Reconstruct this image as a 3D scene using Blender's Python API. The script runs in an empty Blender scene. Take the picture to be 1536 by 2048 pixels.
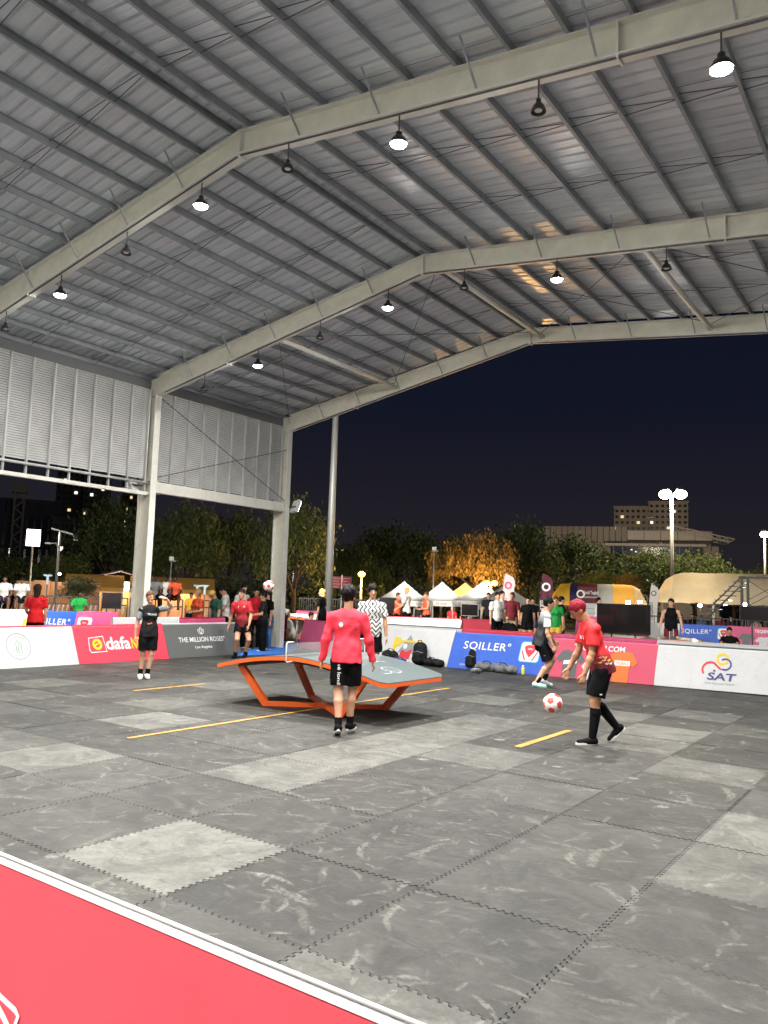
import bpy, bmesh, math, random
import numpy as np
from mathutils import Vector, Matrix, noise
from mathutils.bvhtree import BVHTree
R = math.radians
random.seed(7)
RNG = np.random.default_rng(7)
scene = bpy.context.scene
COL = scene.collection

# ------------------------------------------------------------------ camera
CH = 1.67                       # eye height over the mats
PITCH, ROLL, YAW, FPX = 0.1010, 0.03436, 0.61912, 1570.36
FWD = Vector((-math.sin(YAW)*math.cos(PITCH), math.cos(YAW)*math.cos(PITCH), math.sin(PITCH)))
_r = FWD.cross(Vector((0, 0, 1))).normalized(); _u = _r.cross(FWD)
RGT = _r*math.cos(ROLL) + _u*math.sin(ROLL)
UPV = -_r*math.sin(ROLL) + _u*math.cos(ROLL)
cd = bpy.data.cameras.new('camera'); cam = bpy.data.objects.new('camera', cd); COL.objects.link(cam)
cam.matrix_world = Matrix(((RGT.x, UPV.x, -FWD.x, 0), (RGT.y, UPV.y, -FWD.y, 0), (RGT.z, UPV.z, -FWD.z, CH), (0, 0, 0, 1)))
cd.sensor_fit = 'VERTICAL'; cd.sensor_height = 36; cd.sensor_width = 27
cd.lens = 36*FPX/2048; cd.clip_start = 0.05; cd.clip_end = 3000
scene.camera = cam

# ------------------------------------------------------------------ night sky
world = bpy.data.worlds.new('World'); scene.world = world; world.use_nodes = True
wn = world.node_tree; wn.nodes.clear()
wo = wn.nodes.new('ShaderNodeOutputWorld'); bg = wn.nodes.new('ShaderNodeBackground'); bg2 = wn.nodes.new('ShaderNodeBackground')
sky = wn.nodes.new('ShaderNodeTexSky'); sky.sky_type = 'NISHITA'; sky.sun_disc = False
sky.sun_elevation = R(-6); sky.sun_rotation = R(200)
bg.inputs[1].default_value = 0.02
wn.links.new(sky.outputs[0], bg.inputs[0])
tc = wn.nodes.new('ShaderNodeTexCoord'); sp = wn.nodes.new('ShaderNodeSeparateXYZ'); rp = wn.nodes.new('ShaderNodeValToRGB')
wn.links.new(tc.outputs['Generated'], sp.inputs[0]); wn.links.new(sp.outputs[2], rp.inputs[0]); wn.links.new(rp.outputs[0], bg2.inputs[0])
e = rp.color_ramp.elements      # city glow low down, deep blue above
e[0].position = 0.0; e[0].color = (0.020, 0.0165, 0.0185, 1)
e[1].position = 0.45; e[1].color = (0.0042, 0.0058, 0.0140, 1)
x = e.new(0.10); x.color = (0.0145, 0.0130, 0.0190, 1)
x = e.new(0.22); x.color = (0.0066, 0.0080, 0.0175, 1)
bg2.inputs[1].default_value = 1.0
ad = wn.nodes.new('ShaderNodeAddShader')
wn.links.new(bg.outputs[0], ad.inputs[0]); wn.links.new(bg2.outputs[0], ad.inputs[1]); wn.links.new(ad.outputs[0], wo.inputs[0])

# ------------------------------------------------------------------ exposure
vs = scene.view_settings; vs.view_transform = 'Standard'; vs.look = 'None'; vs.exposure = 0.0; vs.gamma = 1.0
vs.use_curve_mapping = False
scene.cycles.use_denoising = True
scene.cycles.max_bounces = 8; scene.cycles.diffuse_bounces = 3; scene.cycles.glossy_bounces = 3
scene.cycles.transmission_bounces = 4; scene.cycles.transparent_max_bounces = 8
scene.cycles.sample_clamp_indirect = 6.0
scene.cycles.use_light_tree = True
LAMP_W = 370.0                  # every lit high-bay lamp in the hall

# ------------------------------------------------------------------ picture geometry -> places
def ray(px, py): return FWD + RGT*((px-768)/FPX) - UPV*((py-1024)/FPX)
def G(px, py, z=0.0):
    v = ray(px, py); t = (z-CH)/v.z; return Vector((v.x*t, v.y*t, z))
def hzy(px): return 1156.8 + 0.03445*px
def at(px, D, z=0.0):
    v = ray(px, hzy(px)); k = D/math.hypot(v.x, v.y); return Vector((v.x*k, v.y*k, z))
def zat(px, py, D):
    v = ray(px, py); return CH + v.z*D/math.hypot(v.x, v.y)
def heading_to(dx, dy): return math.atan2(dy, dx) - math.pi/2      # local +Y faces (dx,dy)
def face_cam(p): return heading_to(-p[0], -p[1])
IMG_R = (RGT.x, RGT.y)

# ------------------------------------------------------------------ materials
MATS = {}
def mat(name, col, rough=0.6, metal=0.0, var=0.0, vscale=6.0, bump=0.0, bscale=40.0, spec=0.5, emit=None, estr=0.0, alpha=None, stretch=None, coat=0.0):
    if name in MATS: return MATS[name]
    m = bpy.data.materials.new(name); m.use_nodes = True; nt = m.node_tree; b = nt.nodes['Principled BSDF']
    c = (*col, 1) if len(col) == 3 else col
    b.inputs['Base Color'].default_value = c; b.inputs['Roughness'].default_value = rough; b.inputs['Metallic'].default_value = metal
    b.inputs['Specular IOR Level'].default_value = spec; b.inputs['Coat Weight'].default_value = coat
    if emit is not None:
        b.inputs['Emission Color'].default_value = (*emit, 1); b.inputs['Emission Strength'].default_value = estr
    if alpha is not None: b.inputs['Alpha'].default_value = alpha
    if var or bump:
        t = nt.nodes.new('ShaderNodeTexCoord'); mp = nt.nodes.new('ShaderNodeMapping'); nt.links.new(t.outputs['Object'], mp.inputs[0])
        if stretch: mp.inputs['Scale'].default_value = stretch
    if var:
        n = nt.nodes.new('ShaderNodeTexNoise'); n.inputs['Scale'].default_value = vscale; n.inputs['Detail'].default_value = 6; n.inputs['Roughness'].default_value = 0.65
        nt.links.new(mp.outputs[0], n.inputs[0])
        mr = nt.nodes.new('ShaderNodeMapRange'); mr.inputs[1].default_value = 0.3; mr.inputs[2].default_value = 0.7
        mr.inputs[3].default_value = 1-var; mr.inputs[4].default_value = 1+var
        nt.links.new(n.outputs[0], mr.inputs[0])
        mx = nt.nodes.new('ShaderNodeMix'); mx.data_type = 'RGBA'; mx.blend_type = 'MULTIPLY'; mx.inputs[0].default_value = 1.0
        mx.inputs[6].default_value = c; nt.links.new(mr.outputs[0], mx.inputs[7]); nt.links.new(mx.outputs[2], b.inputs['Base Color'])
    if bump:
        n2 = nt.nodes.new('ShaderNodeTexNoise'); n2.inputs['Scale'].default_value = bscale; n2.inputs['Detail'].default_value = 4
        nt.links.new(mp.outputs[0], n2.inputs[0])
        bp = nt.nodes.new('ShaderNodeBump'); bp.inputs['Strength'].default_value = bump; bp.inputs['Distance'].default_value = 0.02
        nt.links.new(n2.outputs[0], bp.inputs['Height']); nt.links.new(bp.outputs[0], b.inputs['Normal'])
    MATS[name] = m; return m
def emat(name, col, strength):
    if name in MATS: return MATS[name]
    m = bpy.data.materials.new(name); m.use_nodes = True; nt = m.node_tree; nt.nodes.clear()
    o = nt.nodes.new('ShaderNodeOutputMaterial'); em = nt.nodes.new('ShaderNodeEmission'); em.inputs[0].default_value = (*col, 1); em.inputs[1].default_value = strength
    nt.links.new(em.outputs[0], o.inputs[0]); MATS[name] = m; return m

# ------------------------------------------------------------------ object helpers
def link(name, me, m=None, parent=None, loc=None, rz=None):
    o = bpy.data.objects.new(name, me); COL.objects.link(o)
    if m is not None and me is not None and not me.materials: me.materials.append(m)
    if parent is not None: o.parent = parent
    if loc is not None: o.location = loc
    if rz is not None: o.rotation_euler = (0, 0, rz)
    return o
def tag(o, label=None, cat=None, group=None, kind=None):
    if label: o['label'] = label
    if cat: o['category'] = cat
    if group: o['group'] = group
    if kind: o['kind'] = kind
    return o
def thing(name, label, cat, loc=(0, 0, 0), rz=0.0, group=None):
    o = bpy.data.objects.new(name, None); COL.objects.link(o); o.location = loc; o.rotation_euler = (0, 0, rz); o.empty_display_size = 0.1
    return tag(o, label, cat, group)
def empty(name, parent=None, loc=(0, 0, 0), rz=0.0):
    o = bpy.data.objects.new(name, None); COL.objects.link(o); o.parent = parent; o.location = loc; o.rotation_euler = (0, 0, rz); return o
def copy_tree(o, parent=None):
    c = o.copy(); COL.objects.link(c); c.parent = parent
    for ch in list(o.children): copy_tree(ch, c)
    return c

class MB:
    """collects shapes and links them as one mesh"""
    def __init__(s): s.v = []; s.f = []
    def add(s, vs, fs):
        n = len(s.v); s.v += [tuple(p) for p in vs]; s.f += [tuple(i+n for i in f) for f in fs]; return s
    def box(s, lo, hi, M=None):
        x0, y0, z0 = lo; x1, y1, z1 = hi
        vs = [Vector(p) for p in ((x0,y0,z0),(x1,y0,z0),(x1,y1,z0),(x0,y1,z0),(x0,y0,z1),(x1,y0,z1),(x1,y1,z1),(x0,y1,z1))]
        if M is not None: vs = [M @ p for p in vs]
        return s.add(vs, [(0,3,2,1),(4,5,6,7),(0,1,5,4),(1,2,6,5),(2,3,7,6),(3,0,4,7)])
    def bar(s, a, b, w, h=None, up=(0, 0, 1)):
        a = Vector(a); b = Vector(b); h = h or w; d = (b-a).normalized(); u = Vector(up)
        if abs(d.dot(u)) > 0.98: u = Vector((1, 0, 0))
        r = d.cross(u).normalized(); u = r.cross(d)
        vs = [p + r*(sx*w/2) + u*(sz*h/2) for p in (a, b) for sx, sz in ((-1,-1),(1,-1),(1,1),(-1,1))]
        return s.add(vs, [(0,1,2,3),(7,6,5,4),(0,4,5,1),(1,5,6,2),(2,6,7,3),(3,7,4,0)])
    def tube(s, pts, rad, n=8, cap=True):
        pts = [Vector(p) for p in pts]; rs = rad if isinstance(rad, (list, tuple)) else [rad]*len(pts)
        vs = []; fs = []; ref = None
        for i, p in enumerate(pts):
            d = (pts[min(i+1, len(pts)-1)] - pts[max(i-1, 0)]).normalized()
            if ref is None: ref = d.orthogonal().normalized()
            ref = (ref - d*ref.dot(d)).normalized(); bb = d.cross(ref)
            for k in range(n):
                a = 2*math.pi*k/n; vs.append(p + (ref*math.cos(a)+bb*math.sin(a))*rs[i])
        for i in range(len(pts)-1):
            for k in range(n):
                k2 = (k+1) % n; fs.append((i*n+k, i*n+k2, (i+1)*n+k2, (i+1)*n+k))
        if cap: fs.append(tuple(reversed(range(n)))); fs.append(tuple(range((len(pts)-1)*n, len(pts)*n)))
        return s.add(vs, fs)
    def lathe(s, prof, n=16, c=(0, 0, 0)):
        vs = []; fs = []; c = Vector(c)
        for r, z in prof:
            for k in range(n):
                a = 2*math.pi*k/n; vs.append(c + Vector((r*math.cos(a), r*math.sin(a), z)))
        for i in range(len(prof)-1):
            for k in range(n):
                k2 = (k+1) % n; fs.append((i*n+k, i*n+k2, (i+1)*n+k2, (i+1)*n+k))
        return s.add(vs, fs)
    def prism(s, poly, fn, t0, t1):
        """poly: 2D points; fn(u,v,t)->3D; between t0 and t1"""
        n = len(poly); vs = [fn(u, v, t0) for u, v in poly] + [fn(u, v, t1) for u, v in poly]
        return s.add(vs, [tuple(reversed(range(n))), tuple(range(n, 2*n))] + [(i, (i+1) % n, n+(i+1) % n, n+i) for i in range(n)])
    def sphere(s, c, r, n=10, m=7, sc=(1, 1, 1)):
        c = Vector(c); vs = []; fs = []
        for i in range(m+1):
            t = math.pi*i/m
            for k in range(n):
                a = 2*math.pi*k/n; vs.append(c + Vector((r*sc[0]*math.sin(t)*math.cos(a), r*sc[1]*math.sin(t)*math.sin(a), r*sc[2]*math.cos(t))))
        for i in range(m):
            for k in range(n):
                k2 = (k+1) % n; fs.append((i*n+k, (i+1)*n+k, (i+1)*n+k2, i*n+k2))
        return s.add(vs, fs)
    def mesh(s, name, smooth=False, fix=True):
        me = bpy.data.meshes.new(name); me.from_pydata(s.v, [], s.f)
        if fix:
            bm = bmesh.new(); bm.from_mesh(me); bmesh.ops.recalc_face_normals(bm, faces=bm.faces); bm.to_mesh(me); bm.free()
        if smooth: me.shade_smooth()
        return me
    def build(s, name, m, parent=None, loc=None, rz=None, smooth=False, fix=True):
        return link(name, s.mesh(name, smooth, fix), m, parent, loc, rz)
def bevel(o, w=0.01, seg=2):
    b = o.modifiers.new('bevel', 'BEVEL'); b.width = w; b.segments = seg; b.limit_method = 'ANGLE'; return o

# lettering: the built-in font turned into flat polygons
_TX = {}
def text_polys(s, bold=0.0, space=1.0):
    key = (s, bold, space)
    if key in _TX: return _TX[key]
    cu = bpy.data.curves.new('t', 'FONT'); cu.body = s; cu.size = 1.0; cu.offset = bold; cu.space_character = space; cu.resolution_u = 3; cu.align_x = 'CENTER'
    o = bpy.data.objects.new('t', cu); COL.objects.link(o)
    dg = bpy.context.evaluated_depsgraph_get(); me = o.evaluated_get(dg).to_mesh()
    v = [(p.co.x, p.co.y) for p in me.vertices]; f = [tuple(q.vertices) for q in me.polygons]
    o.evaluated_get(dg).to_mesh_clear(); bpy.data.objects.remove(o); bpy.data.curves.remove(cu)
    xs = [a for a, b in v]; cx = (min(xs)+max(xs))/2; w = max(xs)-min(xs)
    v = [((a-cx), b) for a, b in v]
    _TX[key] = (v, f, w); return _TX[key]
def flat_text(s, cx, cy, size, bold=0.0, width=None, slant=0.0, rot=0.0, space=1.0):
    v, f, w = text_polys(s, bold, space); kx = size if width is None else width/w
    ca, sa = math.cos(rot), math.sin(rot); out = []
    for a, b in v:
        X = a*kx + slant*b*size; Y = b*size; out.append((cx + X*ca - Y*sa, cy + X*sa + Y*ca))
    return out, f
def ring2(cx, cy, r0, r1, a0=0, a1=360, n=28, sy=1.0):
    v = []; f = []
    for i in range(n+1):
        a = R(a0+(a1-a0)*i/n); v += [(cx+r0*math.cos(a), cy+sy*r0*math.sin(a)), (cx+r1*math.cos(a), cy+sy*r1*math.sin(a))]
    for i in range(n): f.append((2*i, 2*i+1, 2*i+3, 2*i+2))
    return v, f
def poly2(*pts): return list(pts), [tuple(range(len(pts)))]
def stroke2(pts, w):
    v = []; f = []
    for i, (x, y) in enumerate(pts):
        x0, y0 = pts[max(i-1, 0)]; x1, y1 = pts[min(i+1, len(pts)-1)]; L = math.hypot(x1-x0, y1-y0) or 1
        nx, ny = -(y1-y0)/L*w/2, (x1-x0)/L*w/2; v += [(x+nx, y+ny), (x-nx, y-ny)]
    for i in range(len(pts)-1): f.append((2*i, 2*i+1, 2*i+3, 2*i+2))
    return v, f
def disc2(cx, cy, r, n=24, sy=1.0): return [(cx+r*math.cos(2*math.pi*i/n), cy+sy*r*math.sin(2*math.pi*i/n)) for i in range(n)], [tuple(range(n))]
def rrect2(x0, y0, x1, y1, r, n=5):
    p = []
    for cx, cy, a in ((x1-r, y1-r, 0), (x0+r, y1-r, 90), (x0+r, y0+r, 180), (x1-r, y0+r, 270)):
        for i in range(n+1): p.append((cx+r*math.cos(R(a+90*i/n)), cy+r*math.sin(R(a+90*i/n))))
    return p, [tuple(range(len(p)))]
def joined(*shapes):
    v = []; f = []
    for a, b in shapes:
        n = len(v); v += list(a); f += [tuple(i+n for i in q) for q in b]
    return v, f
def print2(name, shape, fn, m, parent, off):
    """flat print: 2D shape mapped by fn(u,v,off)"""
    v, f = shape; me = bpy.data.meshes.new(name); me.from_pydata([fn(a, b, off) for a, b in v], [], f); return link(name, me, m, parent)
# ================================================================== ground, slab, mats
m_asph = mat('asphalt', (0.055, 0.055, 0.056), 0.85, var=0.35, vscale=0.6, bump=0.3, bscale=60)
g = MB().add([(-700, -300, -0.72), (700, -300, -0.72), (700, 900, -0.72), (-700, 900, -0.72)], [(0, 1, 2, 3)]).build('ground', m_asph)
tag(g, kind='structure')
m_slab = mat('slab_concrete', (0.085, 0.085, 0.084), 0.75, var=0.3, vscale=1.2, bump=0.2, bscale=30)
slab = MB().box((-31, -12, -0.71), (12, 38, -0.03)).build('hall_floor', m_slab); tag(slab, kind='structure')

TS = 1.003; TX0, TY0 = -2.475, 4.965
def tile_material():
    m = bpy.data.materials.new('foam_mat'); m.use_nodes = True; nt = m.node_tree; N = nt.nodes; L = nt.links; b = N['Principled BSDF']
    oi = N.new('ShaderNodeObjectInfo'); geo = N.new('ShaderNodeNewGeometry')
    def noise_(scale, detail=5, rough=0.6, dist=0.0, st=None, off=None):
        n = N.new('ShaderNodeTexNoise'); n.inputs['Scale'].default_value = scale; n.inputs['Detail'].default_value = detail
        n.inputs['Roughness'].default_value = rough; n.inputs['Distortion'].default_value = dist
        mp = N.new('ShaderNodeMapping'); L.new(geo.outputs['Position'], mp.inputs[0])
        if st: mp.inputs['Scale'].default_value = st[0]; mp.inputs['Rotation'].default_value = (0, 0, st[1])
        if off: mp.inputs['Location'].default_value = off
        L.new(mp.outputs[0], n.inputs[0]); return n.outputs[0]
    def rng_(s, a, b_, c=0.0, d=1.0, smooth=True):
        r = N.new('ShaderNodeMapRange'); r.interpolation_type = 'SMOOTHSTEP' if smooth else 'LINEAR'
        for i, v in enumerate((a, b_, c, d)): r.inputs[i+1].default_value = v
        L.new(s, r.inputs[0]); return r.outputs[0]
    def math_(op, a, b_):
        q = N.new('ShaderNodeMath'); q.operation = op
        for i, v in enumerate((a, b_)):
            if isinstance(v, (int, float)): q.inputs[i].default_value = v
            else: L.new(v, q.inputs[i])
        return q.outputs[0]
    def mix_(f, a, b_):
        q = N.new('ShaderNodeMix'); q.data_type = 'RGBA'
        if isinstance(f, (int, float)): q.inputs[0].default_value = f
        else: L.new(f, q.inputs[0])
        for i, v in ((6, a), (7, b_)):
            if isinstance(v, tuple): q.inputs[i].default_value = (*v, 1)
            else: L.new(v, q.inputs[i])
        return q.outputs[2]
    def mul_(a, s):
        q = N.new('ShaderNodeMix'); q.data_type = 'RGBA'; q.blend_type = 'MULTIPLY'; q.inputs[0].default_value = 1; L.new(a, q.inputs[6]); L.new(s, q.inputs[7]); return q.outputs[2]
    col = oi.outputs['Color']
    col = mul_(col, rng_(noise_(2.6, 8, 0.75, 0.8), 0.3, 0.7, 0.55, 1.45))
    col = mul_(col, rng_(noise_(26, 4, 0.7), 0.25, 0.75, 0.86, 1.14))
    # dusty smears, crescents of shoe soles and dark rubber scuffs, each with its own place, turn and bend
    sepp = N.new('ShaderNodeSeparateXYZ'); L.new(geo.outputs['Position'], sepp.inputs[0])
    n_w = math_('SUBTRACT', noise_(9, 3, .6, 0, None, (3, 3, 0)), .5); n_b = rng_(noise_(30, 4, .7), .36, .60)
    def strokes(scale, a, w, bend, prob, colr, amt, off):
        mp = N.new('ShaderNodeMapping'); mp.inputs['Location'].default_value = (off, off*1.7, 0); L.new(geo.outputs['Position'], mp.inputs[0])
        vo = N.new('ShaderNodeTexVoronoi'); vo.voronoi_dimensions = '2D'; vo.inputs['Scale'].default_value = scale; L.new(mp.outputs[0], vo.inputs['Vector'])
        df = N.new('ShaderNodeVectorMath'); df.operation = 'SUBTRACT'; L.new(mp.outputs[0], df.inputs[0]); L.new(vo.outputs['Position'], df.inputs[1])
        sx = N.new('ShaderNodeSeparateXYZ'); L.new(df.outputs[0], sx.inputs[0]); sc_ = N.new('ShaderNodeSeparateColor'); L.new(vo.outputs['Color'], sc_.inputs[0])
        ang = math_('MULTIPLY', sc_.outputs[0], 6.283); ca = math_('COSINE', ang, 0); sa = math_('SINE', ang, 0)
        u = math_('ADD', math_('MULTIPLY', sx.outputs[0], ca), math_('MULTIPLY', sx.outputs[1], sa))
        v = math_('SUBTRACT', math_('MULTIPLY', sx.outputs[1], ca), math_('MULTIPLY', sx.outputs[0], sa))
        v = math_('SUBTRACT', v, math_('MULTIPLY', math_('MULTIPLY', u, u), bend))
        wob_ = math_('MULTIPLY', n_w, a*.45); v = math_('ADD', v, wob_)
        siz = math_('ADD', .5, sc_.outputs[1])
        q = math_('ADD', math_('POWER', math_('DIVIDE', math_('ABSOLUTE', u, 0), math_('MULTIPLY', siz, a)), 2.0), math_('POWER', math_('DIVIDE', math_('ABSOLUTE', v, 0), math_('MULTIPLY', siz, w)), 2.0))
        m1 = rng_(q, .25, 1.0, 1, 0); on = math_('LESS_THAN', sc_.outputs[2], prob)
        br = n_b
        return mix_(math_('MULTIPLY', math_('MULTIPLY', m1, on), math_('MULTIPLY', br, math_('MULTIPLY', sc_.outputs[1], amt))), col, colr)
    dirt = (0.145, 0.142, 0.125)
    s = rng_(noise_(1.0, 5, 0.65, 1.4, ((3.5, 6.5, 1), 0.5), (3, 9, 0)), 0.52, 0.72); col = mix_(math_('MULTIPLY', s, .22), col, dirt)
    for args in ((1.7, .20, .034, .5, .50, dirt, .55, 0.0), (2.7, .15, .020, -1.4, .5, dirt, .55, 5.1), (4.6, .09, .014, 1.6, .40, dirt, .6, 9.7), (7.5, .05, .012, -1.0, .35, dirt, .6, 14.3), (1.3, .055, .04, 0.5, .5, (.24, .235, .21), .6, 21.7),
                 (1.9, .17, .013, 1.5, .5, (.018, .018, .017), .9, 27.9), (3.6, .08, .018, -2.0, .45, (.02, .02, .02), .8, 33.3), (6.0, .05, .010, 4.0, .4, (.02, .02, .02), .8, 41.3)):
        col = strokes(*args)
    L.new(col, b.inputs['Base Color'])
    b.inputs['Roughness'].default_value = 0.62; b.inputs['Specular IOR Level'].default_value = 0.35
    bp = N.new('ShaderNodeBump'); bp.inputs['Strength'].default_value = 0.45; bp.inputs['Distance'].default_value = 0.015
    hgt = math_('ADD', noise_(5, 5, 0.6, 0.8), math_('MULTIPLY', noise_(120, 2), 0.12)); L.new(hgt, bp.inputs['Height']); L.new(bp.outputs[0], b.inputs['Normal'])
    return m
m_tile = tile_material()
def tile_mesh():
    n, a, gp = 20, 0.011, 0.0035; p = TS/n
    def w():                                    # one edge, from 0 to TS
        o = [(0.0, 0.0)]
        for i in range(n):
            t = i*p
            o += [(t+0.07*p, 0.0), (t+0.02*p, a), (t+0.46*p, a), (t+0.41*p, 0)] if False else [(t+0.06*p, a), (t+0.44*p, a), (t+0.56*p, -a), (t+0.94*p, -a)]
        return o[1:]
    e = w(); out = [(gp, gp)]
    out += [(t, h+gp) for t, h in e]; out.append((TS-gp, gp))
    out += [(TS+h-gp, t) for t, h in e]; out.append((TS-gp, TS-gp))
    out += [(t, TS+h-gp) for t, h in reversed(e)]; out.append((gp, TS-gp))
    out += [(h+gp, t) for t, h in reversed(e)]
    d = 0.03; cl = lambda t: min(max(t, d), TS-d)
    def inner(u, v):                            # matching point on a square just inside the teeth
        m_ = min(((abs(v), 0), (abs(TS-u), 1), (abs(TS-v), 2), (abs(u), 3)))[1]
        return ((cl(u), d), (TS-d, cl(v)), (cl(u), TS-d), (d, cl(v)))[m_]
    n = len(out); vs = [(u, v, 0) for u, v in out]+[(*inner(u, v), 0.0) for u, v in out]+[(u, v, -.022) for u, v in out]+[(d, d, 0), (TS-d, d, 0), (TS-d, TS-d, 0), (d, TS-d, 0)]
    fs = []
    for i in range(n):
        k = (i+1) % n; fs += [(i, k, n+k, n+i), (2*n+i, 2*n+k, k, i)]
    fs.append((3*n, 3*n+1, 3*n+2, 3*n+3))
    return MB().add(vs, fs).mesh('mat_tile', fix=False)
mats_root = MB().box((TX0-12.3*TS, TY0-5*TS, -0.028), (TX0+3.3*TS, TY0+11.3*TS, -0.024)).build('mat_floor', mat('under_mat', (0.012, 0.012, 0.012), 0.9))
tag(mats_root, kind='structure')
bright = {}                     # how worn each mat is: row -> first column, values
for j, i0, vals in ((-3, -2, (.10, .10, .13)), (-2, -4, (.10, .10, .20, .055, .08, .11)), (-1, -6, (.12, .18, .12, .085, .065, .07, .08, .085)), (0, -8, (.10, .055, .06, .075, .09, .18, .075, .08, .10, .13)),
                    (1, -9, (.11, .07, .10, .17, .10, .12, .18, .085, .095, .065, .17)), (2, -10, (.12, .08, .09, .14, .10, .09, .11, .17, .13, .09, .06)), (3, -7, (.10, .08, .06, .08, .14, .07, .09, .14)),
                    (4, -4, (.06, .13, .09, .15, .055)), (5, -3, (.08, .08, .16, .06)), (6, -4, (.12, .06, .14, .07, .10)), (7, -4, (.07, .12, .06, .13, .07))):
    for k, v in enumerate(vals): bright[(i0+k, j)] = v
tm = tile_mesh(); tm.materials.append(m_tile); trng = random.Random(3)
for i in range(-12, 3):
    for j in range(-4, 11):
        o = bpy.data.objects.new('mat_tile', tm); COL.objects.link(o); o.parent = mats_root
        o.location = (TX0+i*TS+trng.uniform(-.0012, .0012), TY0+j*TS+trng.uniform(-.0012, .0012), trng.uniform(-0.0015, 0.002))
        v = bright.get((i, j)); r = trng.random()
        if v is None: v = trng.choice((.065, .075, .085, .095, .11, .14))
        v *= trng.uniform(.92, 1.08); v *= (.30 if v < .125 else .40); o.color = (v*1.0, v*0.99, v*0.90, 1)
m_line = mat('yellow_line_paint', (0.36, 0.185, 0.03), 0.6, var=0.3, vscale=9)
for nm, xa, y0, y1, wd in (('centre', -7.22, 5.52, 12.3, 0.06), ('serve', -3.91, 8.20, 9.68, 0.085), ('serve', -10.315, 7.93, 9.39, 0.075)):
    pts = []; fs = []; n = int((y1-y0)/0.25)
    for k in range(n+1):
        y = y0+(y1-y0)*k/n; pts += [(xa-wd/2+random.uniform(-.003, .003), y, 0.0055), (xa+wd/2+random.uniform(-.003, .003), y, 0.0055)]
    for k in range(n): fs.append((2*k, 2*k+1, 2*k+3, 2*k+2))
    o = MB().add(pts, fs).build('floor_line_marking', m_line, mats_root); o['label'] = 'thin yellow court line along the mats'

# ================================================================== the open-sided hall
hall = thing('sports_hall', 'open steel hall with corrugated pitched roof over grey mats', 'hall')
m_steel = mat('cream_steel_paint', (0.76, 0.74, 0.62), 0.5, var=0.12, vscale=3.0, bump=0.06, bscale=25)
m_flange = mat('cream_flange_paint', (0.78, 0.77, 0.70), 0.45, var=0.08, vscale=4)
m_purlin = mat('galvanised_purlin', (0.33, 0.35, 0.375), 0.45, 0.25, var=0.2, vscale=2.5)
m_rod = mat('dark_rod', (0.10, 0.10, 0.11), 0.5, 0.4)
def sheet_mat():
    m = mat('galvalume_sheet', (0.70, 0.74, 0.79), 0.34, 0.22, var=0.16, vscale=1.3, bump=0.05, bscale=8, stretch=(0.25, 3, 1))
    return m
m_sheet = sheet_mat()
XR, ZRB, ZRT = -7.72, 7.61, 7.92
SLB, SRB = 0.192, 0.116           # bottom slopes left / right
XL, XRT = -15.60, 2.6
def zb(x): return ZRB - (SLB*(XR-x) if x < XR else SRB*(x-XR))
def zt(x): return ZRT - (0.173*(XR-x) if x < XR else 0.112*(x-XR))
FY = [-6.89, -2.203, 2.482, 7.167, 11.853, 16.54]
FW = 0.17
BRL = (-8.83, -10.08, -11.36, -12.64, -13.9); BRR = (-6.59, -5.32, -4.0, -2.65, -1.35, 0)
PUR = [XR-0.17-0.64*k for k in range(13)] + [XR+0.17+0.66*k for k in range(16)]
for fi, Y in enumerate(FY):
    fr = empty('portal_frame', hall, (0, Y, 0))
    for side in (0, 1):
        x0, x1 = (XL+0.40, XR) if side == 0 else (XR, XRT-0.5)
        web = MB().prism([(x0, zb(x0)), (x1, zb(x1)), (x1, zt(x1)), (x0, zt(x0))], lambda u, v, t: (u, t, v), -0.006, 0.006)
        r = web.build('rafter', m_steel, fr)
        for zf, dz in ((zb, -1), (zt, 1)):
            f = MB().prism([(x0, zf(x0)), (x1, zf(x1)), (x1, zf(x1)+0.018*dz), (x0, zf(x0)+0.018*dz)], lambda u, v, t: (u, t, v), -FW/2, FW/2)
            f.build('flange', m_flange, r)
        for xs in ((-12.82, XR-0.012) if side == 0 else (XR+0.012, -2.44)):
            MB().box((xs-0.01, -FW/2+.004, zb(xs)-0.05), (xs+0.01, FW/2-.004, zt(xs)-.002)).build('splice_plate', m_flange, r)
    for x0, x1 in ((XL+.7, XR), (XR, XRT-.6)): MB().tube([(x0, -.05, zb(x0)-.034), (x1, -.05, zb(x1)-.034)], .013, 6).build('conduit', m_rod, fr)
    for xb in BRL + BRR:
        for sy in ((-1, 1) if abs(xb-XR) > 3 else (-1, 1)):
            MB().bar((xb, sy*FW/2, zb(xb)+0.01), (xb-0.02, sy*0.44, zt(xb)+0.09), 0.02, 0.02).build('flange_brace', m_purlin, fr)
    for side in (0, 1):
        xo = XL if side == 0 else XRT; s = 1 if side == 0 else -1
        ti = xo + s*0.40; bi = xo + s*0.43; ztop = zt(xo+s*0.3)
        c = MB().prism([(xo, -0.7), (bi, -0.7), (ti, zb(ti)), (ti, ztop), (xo, ztop-.05)], lambda u, v, t: (u, t, v), -0.007, 0.007).build('column', m_steel, fr)
        MB().prism([(bi, -0.7), (bi+s*0.02, -0.7), (ti+s*0.02, zb(ti)), (ti, zb(ti))], lambda u, v, t: (u, t, v), -FW/2, FW/2).build('flange', m_flange, c)
        MB().prism([(xo-s*0.02, -0.7), (xo, -0.7), (xo, ztop-.02), (xo-s*0.02, ztop-.02)], lambda u, v, t: (u, t, v), -FW/2, FW/2).build('flange', m_flange, c)
        for zz in (4.1, 5.05, 6.14):
            w = bi + (ti-bi)*zz/6.3
            MB().box((min(xo, w)+.002, -FW/2+.01, zz), (max(xo, w)-.002, FW/2-.01, zz+0.015)).build('stiffener', m_flange, c)
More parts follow.
